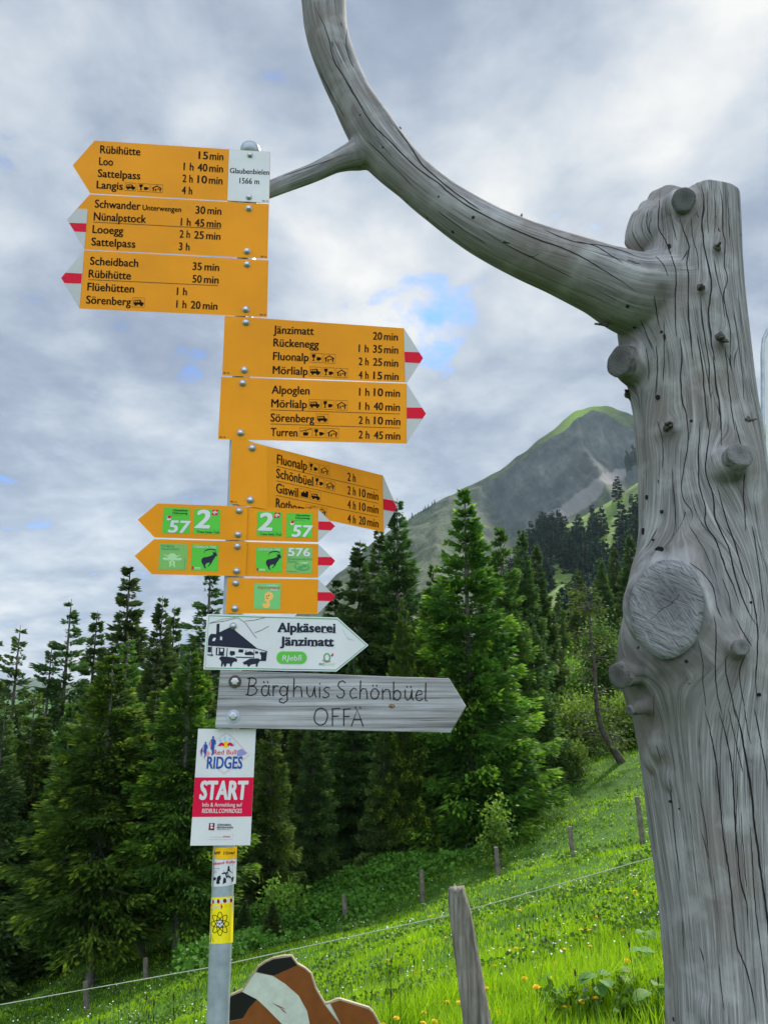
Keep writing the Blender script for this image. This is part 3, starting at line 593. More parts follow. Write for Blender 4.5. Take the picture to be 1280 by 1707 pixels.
# thin print in pale blue on the emblem's ground
# ------------------------------------------------------------------ the pole with its stickers
gz = 0.0
post = thing('signpost', (PX, POLE_Y, gz), 'galvanised steel signpost carrying the stack of signs, with three stickers low down', 'signpost')
def pole_axis(z):                                       # the pole as photographed stands a touch off plumb
    a = pole_mid; t = (pole_top.x - pole_low.x) / (pole_top.z - pole_low.z); return Vector((a.x + (z - a.z) * t, POLE_Y, z))
mb = MB(); zt = pole_top.z - .004
mb.tube([pole_axis(z) for z in (-.3, .5, 1.5, 2.5, zt)], [POLE_R] * 5, 32); mb.build('pole', M['galva'], post, True)
mb = MB(); mb.lathe(pole_axis(zt - .02), (0, 0, 1), [(0, POLE_R + .003), (.03, POLE_R + .003), (.04, POLE_R), (.047, POLE_R * .6), (.049, 0)], 24); mb.build('cap', M['galva'], post, True)
class PoleSticker(Sign):
    def __init__(s, zoom): s.sc, s.ox, s.oy = zoom[:3]; s.lay = {}; s.slope = 0; s.lean = .04; s.root = post; s.pl = PL
    def map(s, a, b, off):
        d = ray(a, b); rr = POLE_R + off; ax = pole_axis(1.0); tx = (pole_axis(2.0).x - ax.x)
        # ray against the leaning cylinder: (x - ax - tx (z-1))^2 + (y - POLE_Y)^2 = r^2
        ex = EYE.x - ax.x - tx * (EYE.z - 1); dx = d.x - tx * d.z; ey = EYE.y - POLE_Y
        A_ = dx * dx + d.y * d.y; B_ = 2 * (ex * dx + ey * d.y); C_ = ex * ex + ey * ey - rr * rr; q = B_ * B_ - 4 * A_ * C_
        t = (-B_ - math.sqrt(max(q, 0))) / (2 * A_); return EYE + d * t
    def patch(s, key, quad, off, mat, k_=10, bow=0.0):
        qm = quadmap(quad)
        for a in range(k_):
            for b_ in range(3):
                f = lambda u, v: (qm(u, v)[0], qm(u, v)[1] + bow * 4 * u * (1 - u))
                s.mb(key).face([s.p(*f(u, v), off) for u, v in ((a / k_, b_ / 3), ((a + 1) / k_, b_ / 3), ((a + 1) / k_, (b_ + 1) / 3), (a / k_, (b_ + 1) / 3))], mat)
S = PoleSticker((8.986, 340, 1400))
S.patch('sticker', [(142, 108), (500, 96), (496, 272), (132, 278)], .0006, 0, 10, 14)
S.text('sticker', 'AMP', 150, 248, 222, 46, slope=-.03, mat=1, bold=.02, off=.0010); S.text('sticker', 'Hinwil', 298, 476, 226, 58, slope=-.05, mat=1, bold=.012, off=.0010)
S.flush({'sticker': [M['amber'], M['ink']]}); S.lay = {}
S.patch('sticker', [(132, 282), (496, 276), (480, 655), (118, 700)], .0005, 0, 10, 18)
S.text('sticker', 'ekend Rebel', 136, 492, 378, 42, slope=-.10, mat=2, bold=.02, off=.0010); S.text('sticker', 'Freitag', 140, 232, 438, 12, slope=-.06, mat=3, off=.0010)
for pts in ([(320, 500), (352, 470), (362, 400), (372, 382), (384, 400), (390, 450), (420, 490), (460, 440), (470, 420), (472, 545), (450, 560), (440, 620), (422, 640), (412, 580), (360, 560), (335, 575)], [(290, 600), (300, 560), (335, 580), (335, 640), (300, 655), (282, 668)],
            [(140, 580), (160, 555), (185, 570), (178, 600), (145, 612)], [(185, 650), (200, 560), (225, 540), (250, 530), (258, 580), (235, 620), (240, 655), (200, 665)], [(260, 505), (320, 480), (330, 510), (280, 515)]): S.poly('sticker', pts, .0010, 4)
S.poly('sticker', [(135, 480), (300, 455), (480, 420), (480, 455), (400, 470), (300, 490), (136, 520)], .0008, 5); S.ell('sticker', 355, 520, 16, 20, .0012, 5); S.line('sticker', [(155, 495), (165, 465), (185, 470), (182, 495), (158, 497)], 5, .0010, 2); S.ell('sticker', 305, 540, 16, 16, .0011, 0)
S.flush({'sticker': [M['white'], M['ink'], M['crimson'], M['blue'], M['navy'], M['greyprint']]}); S.lay = {}
S.patch('sticker', [(112, 860), (450, 838), (436, 1535), (84, 1556)], .0006, 0, 10, 10)
S.patch('sticker', [(110, 905), (442, 872), (440, 930), (110, 955)], .0009, 1, 8, 4)
for x, r in ((140, 14), (218, 22), (316, 28), (412, 20)): S.ell('sticker', x, 928 - (x - 140) * .08, r, 32, .0012, 2)
S.poly('sticker', [(108, 965), (260, 955), (285, 1000), (262, 1040), (118, 1058)], .0010, 3); S.text('sticker', 'UMS', 116, 250, 1036, 46, slope=-.05, mat=4, bold=.012, off=.0013); S.text('sticker', '21.12', 312, 425, 1010, 36, slope=-.10, mat=5, bold=0, off=.0010)
for q in range(4):
    a = math.pi * q / 4; S.line('sticker', [(242 + (140 if q % 2 == 0 else 150) * math.cos(t) * math.cos(a) * .97 - 48 * math.sin(t) * math.sin(a), 1258 + 178 * (math.cos(t) * math.sin(a)) + 55 * math.sin(t) * math.cos(a)) for t in np.linspace(0, 6.283, 28)], 9, .0010 + q * .0002, 6)
S.ell('sticker', 240, 1258, 48, 50, .0018, 4); S.ell('sticker', 240, 1258, 12, 13, .0021, 6); S.ell('sticker', 212, 1245, 10, 10, .0021, 6); S.ell('sticker', 268, 1240, 10, 12, .0021, 6); S.ell('sticker', 224, 1292, 12, 8, .0021, 6); S.ell('sticker', 262, 1290, 9, 8, .0021, 6)
S.line('sticker', [(92, 1520), (110, 1415), (145, 1530), (92, 1520)], 6, .0010, 6)
S.poly('sticker', [(262, 1420), (430, 1395), (432, 1505), (180, 1540), (182, 1490), (262, 1470)], .0009, 4)
for y in (1432, 1458, 1485, 1510): S.line('sticker', [(275 if y < 1470 else 195, y + 8), (415, y - 12)], 3, .0012, 7)
S.flush({'sticker': [M['yellow'], M['white'], M['maroon'], M['crimson'], M['white'], M['amber'], M['ink'], M['greyprint']]})
# grey board edge at the far right
bd = thing('framed_board', atY(1330, 640, 2.9), 'rounded grey metal frame of a board behind the dead trunk, cut by the right edge', 'board')
pts = [(1272, 1000), (1271, 760), (1270.5, 640), (1270, 590), (1272, 566), (1279, 550), (1290, 541), (1306, 538), (1420, 540)]
mb = MB(); mb.tube([atY(a, b, 2.9) for a, b in pts], [.0075] * len(pts), 10); mb.build('frame', M['galva'], bd, True)
mb = MB(); pp = [(1420, 545), (1306, 543), (1291, 546), (1282, 555), (1276, 568), (1274, 590), (1277, 870), (1420, 875)]
mb.prism([atY(a, b, 2.9) for a, b in pp], [atY(a, b, 2.904) for a, b in pp]); mb.build('panel', M['white'], bd)
mb = MB(); pp = [(1278, 890), (1420, 894), (1420, 960), (1278, 950)]; mb.prism([atY(a, b, 2.9) for a, b in pp], [atY(a, b, 2.904) for a, b in pp]); mb.build('lower_panel', M['orange'], bd)
g0 = atY(1380, 640, 2.94); mb = MB(); mb.tube([(g0.x, 2.94, -.3), (g0.x, 2.94, g0.z + .3)], [.03, .03], 20); mb.build('pole', M['galva'], bd, True)
# ================================================================== THE DEAD TREE
TY = 2.36
prof = [(322, 1079, 1224), (380, 1066, 1226), (440, 1052, 1227), (490, 1040, 1230), (540, 1030, 1235), (580, 1036, 1240), (640, 1050, 1248), (680, 1058, 1254), (720, 1062, 1261), (780, 1067, 1268), (880, 1069, 1278),
        (930, 1063, 1282), (1000, 1049, 1287), (1060, 1036, 1291), (1110, 1032, 1294), (1160, 1044, 1299), (1200, 1059, 1303), (1250, 1069, 1308), (1300, 1075, 1313), (1400, 1088, 1322), (1500, 1103, 1331), (1620, 1113, 1341), (1707, 1116, 1349), (1850, 1110, 1372), (2050, 1085, 1412), (2250, 1050, 1450)]
def pxsize(py, Y): return Y / (math.cos(PITCH) - math.sin(PITCH) * (CY - py) / F) / F
trunk = []
for y, a, b in prof:
    c = atY((a + b) / 2, y, TY); trunk.append((c, (b - a) / 2 * pxsize(y, TY)))
rng = random.Random(5)
def taper_tube(mb, pts, rad, seg=28, rings=6):
    """a round limb with extra rings between its stations"""
    P = []; Q = []; k = len(pts)
    for i in range(k - 1):
        p0, p1, p2, p3 = pts[max(i - 1, 0)], pts[i], pts[i + 1], pts[min(i + 2, k - 1)]
        for j in range(rings):
            t = j / rings; P.append(.5 * ((2 * p1) + (p2 - p0) * t + (2 * p0 - 5 * p1 + 4 * p2 - p3) * t * t + (3 * p1 - p0 - 3 * p2 + p3) * t ** 3)); Q.append(rad[i] * (1 - t) + rad[i + 1] * t)
    P.append(pts[-1]); Q.append(rad[-1]); mb.tube(P, Q, seg); return P, Q
body = MB()
tp = [t[0] for t in trunk]; tr = [t[1] for t in trunk]
# trunk: level rings, wavy, sawn off at the top on a slight slant
seg = 72; zs = np.linspace(tp[0].z - .038, -.25, 150); TZ = np.array([p.z for p in tp])[::-1]; TX = np.array([p.x for p in tp])[::-1]; TR = np.array(tr)[::-1]
i0 = len(body.v)
for kz, z in enumerate(zs):
    xc = np.interp(z, TZ, TX); r = np.interp(z, TZ, TR)
    for j in range(seg):
        an = 2 * math.pi * j / seg
        rr = r * (1 + .030 * mnoise.noise((math.cos(an) * 1.6, math.sin(an) * 1.6, z * 1.3)) + .014 * mnoise.noise((math.cos(an) * 4.5, math.sin(an) * 4.5, z * 2.2)) + .007 * math.sin(an * 11 + 3 * mnoise.noise((0, 0, z))))
        sl = max(0, 1 - kz / 14.0)
        body.v.append((xc + rr * math.cos(an), TY + rr * math.sin(an), z - sl * (.045 * max(0, -math.cos(an) - .2) - .012 * math.cos(an) + .015 + .012 * mnoise.noise((math.cos(an) * 2, math.sin(an) * 2, 3)))))
for kz in range(len(zs) - 1):
    for j in range(seg):
        a = i0 + kz * seg + j; b = i0 + kz * seg + (j + 1) % seg; body.f.append((a, a + seg, b + seg, b)); body.m.append(0)
body.f.append(tuple(i0 + j for j in range(seg))); body.m.append(0)
e = i0 + (len(zs) - 1) * seg; body.f.append(tuple(e + j for j in range(seg - 1, -1, -1))); body.m.append(0)
# the long curved branch
bl = [(1135, 508, 84, 0), (1088, 496, 78, -.05), (1050, 488, 68, -.08), (1002, 467, 58, -.09), (935, 440, 51, -.09), (868, 414, 46, -.08), (800, 380, 42, -.06), (735, 337, 37, -.04), (688, 298, 36, -.02), (645, 256, 41, 0), (615, 212, 40, 0),
      (587, 163, 34.5, .01), (560, 103, 34.5, .02), (544, 50, 35.5, .03), (539, -5, 37, .05), (530, -90, 36, .07), (508, -220, 33, .1), (470, -360, 30, .12)]
bp = [atY(x, y, TY + dy) for x, y, r, dy in bl]; br = [r * pxsize(y, TY + dy) for x, y, r, dy in bl]
BP, BR_ = taper_tube(body, bp, br, 32, 5)
tl = [(630, 240, 34, 0), (600, 256, 27, 0), (580, 263, 21, -.01), (556, 272, 16.5, -.02), (520, 289, 15, -.03), (480, 304, 14.5, -.05), (445, 318, 13.5, -.07), (415, 330, 12, -.09), (385, 343, 9, -.10), (365, 352, 5, -.1)]
tpp = [atY(x, y, TY + dy) for x, y, r, dy in tl]; trr = [r * pxsize(y, TY + dy) for x, y, r, dy in tl]
TP, TR_ = taper_tube(body, tpp, trr, 20, 4)
# stubs: (px, py of the cut's middle, radius px across, aim (x, toward camera, up), length from the trunk axis, flare)
def surf(px, py, lift=0.0):
    """the trunk's front surface under a pixel"""
    d = ray(px, py)
    for t in np.linspace(1.4, 3.2, 1500):
        q = EYE + d * t; xc = np.interp(q.z, TZ, TX); r = np.interp(q.z, TZ, TR)
        if (q.x - xc) ** 2 + (q.y - TY) ** 2 < (r + lift) ** 2: return q
    return atY(px, py, TY)
stubs = []
def stub(px, py, rp, aim, out_, flare, kind, Y=None, ry=1.0):
    """a limb cut off short: its own root swelling goes into the body, the cut face is laid on afterwards"""
    a = Vector((aim[0], -aim[1], aim[2])).normalized(); c = atY(px, py, Y) if Y else surf(px, py) + Vector((0, -out_, 0))
    r = rp * pxsize(py, c.y); back = c - a * (r * flare[1] + .05)
    if kind == 'big':
        U_ = Vector((0, 0, 1)); taper_tube(body, [c - a * .28 + U_ * .22, c - a * .21 + U_ * .11, c - a * .14 + U_ * .03, c - a * .085, c - a * .045, c - a * .018], [r * .72, r * .98, r * 1.08, r * 1.10, r * 1.05, r * .98], 40, 4)
        taper_tube(body, [c - a * .24 - U_ * .12, c - a * .16 - U_ * .04, c - a * .09], [r * .7, r * .92, r * 1.0], 30, 4)
    else: taper_tube(body, [back - a * .03, back, c - a * r * .95, c - a * r * .55], [r * flare[0] * 1.15, r * flare[0], r * (1 + (flare[0] - 1) * .4), r * .9], 24, 4)
    stubs.append((c, a, r, kind))
    return c
stub(1094, 1018, 71, (-.42, .90, -.06), .078, (1.28, 1.3), 'big')
stub(1218, 767, 24, (.22, .92, .30), .056, (1.5, 1.3), 'cut')
stub(1225, 1080, 14, (.05, .98, .05), .036, (1.7, 1.2), 'cut')
stub(1134, 342, 20, (-.15, .95, -.25), .030, (1.7, 1.2), 'dark')
stub(1032, 602, 27, (-.86, .55, -.05), 0, (1.5, .9), 'dark', TY - .08)
stub(1030, 1128, 21, (-.80, .55, -.25), 0, (1.25, .7), 'dark', TY - .13)
stub(1048, 1184, 8, (-.85, .45, -.2), 0, (1.9, .8), 'dark', TY - .12)
# rounded old collar at the top left
for (x, y, r, dy) in ((1070, 380, 37, -.04), (1066, 392, 33, -.05), (1082, 362, 34, -.03), (1092, 405, 40, -.03), (1098, 345, 34, -.02)):
    c = atY(x, y, TY + dy); rr = r * pxsize(y, TY); taper_tube(body, [c + Vector((.06, .02, -.02)), c + Vector((.03, .01, 0)), c, c + Vector((-.6 * rr, 0, .15 * rr))], [rr * 1.15, rr * 1.12, rr, rr * .55], 20, 3)
# swellings low on the trunk
for (x, y, r) in ((1105, 1240, 26), (1090, 1265, 20), (1185, 1695, 26), (1120, 1300, 18)):
    c = surf(x, y); rr = r * pxsize(y, c.y); k_ = [c + Vector((.0, rr * .62, z * rr)) for z in (-1.2, -.6, 0, .6, 1.2)]; taper_tube(body, k_, [rr * .3, rr * .72, rr * .82, rr * .72, rr * .3], 18, 3)
src = bpy.data.objects.new('trunk_form', body.mesh('trunk_form')); COL.objects.link(src)
md = src.modifiers.new('r', 'REMESH'); md.mode = 'VOXEL'; md.voxel_size = .0062
md = src.modifiers.new('s', 'SMOOTH'); md.factor = .5; md.iterations = 8
dg = bpy.context.evaluated_depsgraph_get(); tme = bpy.data.meshes.new_from_object(src.evaluated_get(dg)); bpy.data.objects.remove(src)
nv = len(tme.vertices); V = np.empty(nv * 3, np.float32); tme.vertices.foreach_get('co', V); V = V.reshape(-1, 3).astype(np.float64)
tme.polygons.foreach_set('use_smooth', np.ones(len(tme.polygons), bool))
# grain coordinates: along and round the limb each vertex belongs to
xc = np.interp(V[:, 2], TZ, TX); rt = np.interp(V[:, 2], TZ, TR); dT = np.hypot(V[:, 0] - xc, V[:, 1] - TY) / rt
angT = np.arctan2(V[:, 0] - xc, -(V[:, 1] - TY)); uT = angT * .19; vT = V[:, 2].copy()
def limb(P, Rr):
    P = np.array([tuple(p) for p in P]); Rr = np.array(Rr); L = np.concatenate([[0], np.cumsum(np.linalg.norm(P[1:] - P[:-1], axis=1))])
    best = np.full(nv, 1e9); U = np.zeros(nv); W = np.zeros(nv)
    for i in range(len(P) - 1):
        a = P[i]; d = P[i + 1] - a; l2 = d @ d; t = np.clip(((V - a) @ d) / l2, 0, 1); q = a + t[:, None] * d; e = V - q; dist = np.linalg.norm(e, axis=1); rr = Rr[i] * (1 - t) + Rr[i + 1] * t; nd = dist / rr
        s = d / math.sqrt(l2); up = np.array([0, -1.0, 0]); up = up - s * (up @ s); up /= np.linalg.norm(up); sd_ = np.cross(s, up)
        an = np.arctan2(e @ sd_, e @ up); ok = nd < best; best[ok] = nd[ok]; U[ok] = (an * Rr.mean())[ok]; W[ok] = (L[i] + t * math.sqrt(l2))[ok]
    return best, U, W
dB, uB, vB = limb(BP[6:], BR_[6:]); dS, uS, vS = limb(TP, TR_)
useS = dS < dB * .8; uB = np.where(useS, uS + 3.0, uB); vB = np.where(useS, vS + 5.0, vB); dB2 = np.minimum(dB, dS)
wB = np.clip((dT - dB2) * 1.6 + .45, 0, 1); wB = np.where(V[:, 0] < tp[4].x - .32, 1, wB); wB[V[:, 2] < tp[5].z - .1] = 0
# grain runs round the knots like water round a stone
hole = np.zeros(nv); dirt = np.zeros(nv); kn = np.zeros(nv)
for c, a, r, kind in stubs + [(surf(*q), None, rr_, 'twig') for q, rr_ in (((1195, 412), .014), ((1092, 480), .02), ((1168, 480), .014), ((1200, 565), .02), ((1115, 711), .02))]:
    u0 = math.atan2(c.x - np.interp(c.z, TZ, TX), -(c.y - TY)) * .19; du = uT - u0; dv = (vT - c.z) * .8; rr = r * 1.25; q = np.maximum(du * du + dv * dv, rr * rr * .8)
    uT = uT - du * np.clip(rr * rr / q, 0, .86); kn = np.maximum(kn, np.clip(1.9 - np.sqrt(du * du + dv * dv) / rr, 0, 1) * (1 if kind != 'big' else .85))
    dz = (c.z - V[:, 2]); dirt += np.exp(-((V[:, 0] - c.x) / (r * 1.3)) ** 2) * np.exp(-np.maximum(dz - r, 0) / (r * 2.2)) * (dz > r * .2) * np.clip((dz - r * .2) / r, 0, 1) * 1.3
branch_under = 0.35 * np.exp(-((dB - 1) ** 2) / .1) * np.clip((np.interp(V[:, 0], [p.x for p in bp[::-1]], [p.z for p in bp[::-1]]) - V[:, 2]) * 20, 0, 1)  # darker brown tone along the lower side of the branch
for nm, arr in (('ut', uT), ('vt', vT), ('ub', uB), ('vb', vB), ('wb', wB), ('dirt', np.clip(dirt, 0, 1)), ('bd', branch_under), ('kn', kn)):
    at = tme.attributes.new(nm, 'FLOAT', 'POINT'); at.data.foreach_set('value', arr.astype(np.float32))
m, k = newmat('weathered_wood'); A = lambda s_: k('ShaderNodeAttribute', attribute_name=s_).outputs['Fac']
def grain(u, v, seed):
    vec = lambda su, sv: k('ShaderNodeCombineXYZ', i_0=k.math('MULTIPLY', u, su), i_1=k.math('MULTIPLY', v, sv), i_2=seed).outputs[0]
    fib = k('ShaderNodeTexNoise', i_Vector=vec(210, 4), i_Scale=1.0, i_Detail=5.0, i_Roughness=.65, i_Distortion=.3).outputs[0]
    band = k('ShaderNodeTexNoise', i_Vector=vec(48, 1.1), i_Scale=1.0, i_Detail=6.0, i_Roughness=.6, i_Distortion=.15).outputs[0]
    wob = k('ShaderNodeTexNoise', i_Vector=vec(7, 3), i_Scale=1.0, i_Detail=6.0, i_Roughness=.6).outputs[0]
    uw = k.math('ADD', u, k.math('MULTIPLY', k.math('SUBTRACT', wob, .5), .016))
    def crack(su, sv, wd, sd_, lo, hi):
        vv = k('ShaderNodeCombineXYZ', i_0=k.math('MULTIPLY', uw, su), i_1=k.math('MULTIPLY', v, sv), i_2=sd_).outputs[0]
        vo = k('ShaderNodeTexVoronoi', feature='DISTANCE_TO_EDGE', i_Vector=vv, i_Scale=1.0, i_Randomness=1.0).outputs['Distance']
        ms_ = k('ShaderNodeTexNoise', i_Vector=k('ShaderNodeCombineXYZ', i_0=k.math('MULTIPLY', uw, su * .8), i_1=k.math('MULTIPLY', v, 1.3), i_2=sd_ + 4).outputs[0], i_Scale=1.0, i_Detail=2.0).outputs[0]
        wdt = k.math('MULTIPLY', k.ramp(ms_, [(lo, 0.0), (hi, 1.0)]), wd)
        return k.math('SUBTRACT', 1.0, k.math('DIVIDE', vo, k.math('ADD', wdt, .0005)), clamp=True)
    c1 = crack(26, .5, .009, seed + 1, .50, .74); c2 = crack(64, 1.2, .020, seed + 9, .48, .74)
    return fib, band, c1, c2
f1 = grain(A('ut'), A('vt'), 0.0); f2 = grain(A('ub'), A('vb'), 20.0); wb = A('wb')
mixf = lambda a, b: k.math('ADD', k.math('MULTIPLY', a, k.math('SUBTRACT', 1.0, wb)), k.math('MULTIPLY', b, wb))
fib, band, c1, c2 = [mixf(a, b) for a, b in zip(f1, f2)]
pos = k('ShaderNodeNewGeometry').outputs['Position']
blot = k('ShaderNodeTexNoise', i_Vector=pos, i_Scale=3.6, i_Detail=5.0, i_Roughness=.6).outputs[0]; blot2 = k('ShaderNodeTexNoise', i_Vector=k.vmath('ADD', pos, (4, 1, 2)).outputs[0], i_Scale=11.0, i_Detail=4.0).outputs[0]
gg = k.math('ADD', k.math('MULTIPLY', fib, .62), k.math('MULTIPLY', band, .38))
col = k.ramp(gg, [(.36, (.055, .053, .052)), (.44, (.160, .154, .151)), (.53, (.250, .242, .238)), (.62, (.40, .39, .385))])
col = k.mix(k.ramp(blot, [(.47, 0.0), (.66, .62)]), col, (.175, .145, .125)); col = k.mix(k.ramp(blot2, [(.50, 0.0), (.70, .5)]), col, (.43, .425, .415))
col = k.mix(k.math('MULTIPLY', A('dirt'), k.ramp(blot2, [(.3, .5), (.7, 1.0)])), col, (.055, .052, .038)); col = k.mix(A('bd'), col, (.11, .095, .08))
vor = k('ShaderNodeTexVoronoi', feature='F1', i_Vector=pos, i_Scale=17.0, i_Randomness=1.0); mask = k('ShaderNodeTexNoise', i_Vector=pos, i_Scale=2.6, i_Detail=1.0).outputs[0]
pit = k.math('MULTIPLY', k.math('LESS_THAN', vor.outputs['Distance'], .10), k.math('GREATER_THAN', mask, .56))
dark = k.math('MAXIMUM', k.math('MULTIPLY', k.math('MAXIMUM', c1, k.math('MULTIPLY', c2, .75)), k.math('SUBTRACT', 1.0, A('kn'))), k.math('MULTIPLY', pit, .9))
col = k.mix(k.ramp(dark, [(.0, 0.0), (.5, .93)]), col, (.012, .011, .011))
p = k('ShaderNodeBsdfPrincipled', i_Base_Color=col, i_Roughness=.88); p.inputs['Specular IOR Level'].default_value = .12
ht = k.math('SUBTRACT', k.math('MULTIPLY', gg, .45), k.math('MULTIPLY', dark, 1.4)); b = k('ShaderNodeBump', i_Strength=.7, i_Distance=.006, i_Height=ht); k.l.new(b.outputs[0], p.inputs['Normal']); k.l.new(p.outputs[0], k.out.inputs[0])
M['wood'] = m
def endgrain(name, a, b_, crackcol):
    m, k = newmat(name); co = k('ShaderNodeTexCoord').outputs['UV']
    nz = k('ShaderNodeTexNoise', i_Vector=co, i_Scale=2.5, i_Detail=5.0).outputs[0]
    ro_ = k('ShaderNodeMapping', i_Vector=co); ro_.inputs['Rotation'].default_value = (0, 0, R(28)); sc_ = k('ShaderNodeMapping', i_Vector=ro_.outputs[0]); sc_.inputs['Scale'].default_value = (2.2, 30, 1)
    saw = k('ShaderNodeTexNoise', i_Vector=sc_.outputs[0], i_Scale=1.0, i_Detail=4.0, i_Roughness=.6, i_Distortion=.8).outputs[0]
    ro_ = k('ShaderNodeMapping', i_Vector=co); ro_.inputs['Rotation'].default_value = (0, 0, R(62)); s2 = k('ShaderNodeMapping', i_Vector=ro_.outputs[0]); s2.inputs['Scale'].default_value = (1.8, 26, 1)
    saw2 = k('ShaderNodeTexNoise', i_Vector=s2.outputs[0], i_Scale=1.0, i_Detail=4.0, i_Roughness=.6, i_Distortion=.5).outputs[0]
    ln = k('ShaderNodeVectorMath', operation='LENGTH', i_0=co).outputs['Value']; rg = k.math('SINE', k.math('MULTIPLY', k.math('ADD', ln, k.math('MULTIPLY', nz, .10)), 62.0))
    sel = k.ramp(nz, [(.45, 0.0), (.58, 1.0)]); sw = k.math('ADD', k.math('MULTIPLY', saw, k.math('SUBTRACT', 1.0, sel)), k.math('MULTIPLY', saw2, sel))
    f = k.math('ADD', k.math('MULTIPLY', sw, .9), k.math('MULTIPLY', rg, .012)); c = k.ramp(f, [(.33, a), (.43, tuple((x + y) / 2 for x, y in zip(a, b_))), (.58, b_)])
    off_ = k.vmath('SUBTRACT', co, (.12, .28, 0)).outputs[0]; l2 = k('ShaderNodeVectorMath', operation='LENGTH', i_0=off_).outputs['Value']; c = k.mix(k.ramp(l2, [(.0, .65), (.75, .0)]), c, a)
    sepc = k('ShaderNodeSeparateXYZ', i_0=co); ck = k.math('ADD', k.math('SUBTRACT', k.math('MULTIPLY', sepc.outputs[0], .75), sepc.outputs[1]), k.math('MULTIPLY', k.math('SUBTRACT', nz, .5), .5))
    ckm = k.math('MULTIPLY', k.math('LESS_THAN', k.math('ABSOLUTE', k.math('ADD', ck, .06)), .012), k.math('LESS_THAN', ln, .45)); c = k.mix(ckm, c, crackcol)
    p = k('ShaderNodeBsdfPrincipled', i_Base_Color=c, i_Roughness=.8); bm_ = k('ShaderNodeBump', i_Strength=.5, i_Distance=.003, i_Height=f); k.l.new(bm_.outputs[0], p.inputs['Normal']); k.l.new(p.outputs[0], k.out.inputs[0]); return m
M['endgrain'] = endgrain('saw_cut', (.045, .045, .052), (.27, .268, .275), (.015, .013, .012)); M['enddark'] = endgrain('dark_cut', (.03, .028, .027), (.13, .125, .12), (.008, .008, .008))
M['endgrey'] = endgrain('grey_cut', (.035, .033, .032), (.20, .195, .19), (.012, .011, .010))
M['stubside'] = simple('stub_side', (.20, .19, .18), .8, col2=(.05, .045, .04), scale=30, bump=.5, bscale=90)
M['twig'] = simple('broken_twig', (.10, .088, .075), .85, col2=(.025, .022, .02), scale=90, bump=.5)
dead = thing('dead_tree', (float(TX[0]) + .0, TY, 0), 'silver grey dead tree with cut knots and one long curved bare branch', 'dead tree')
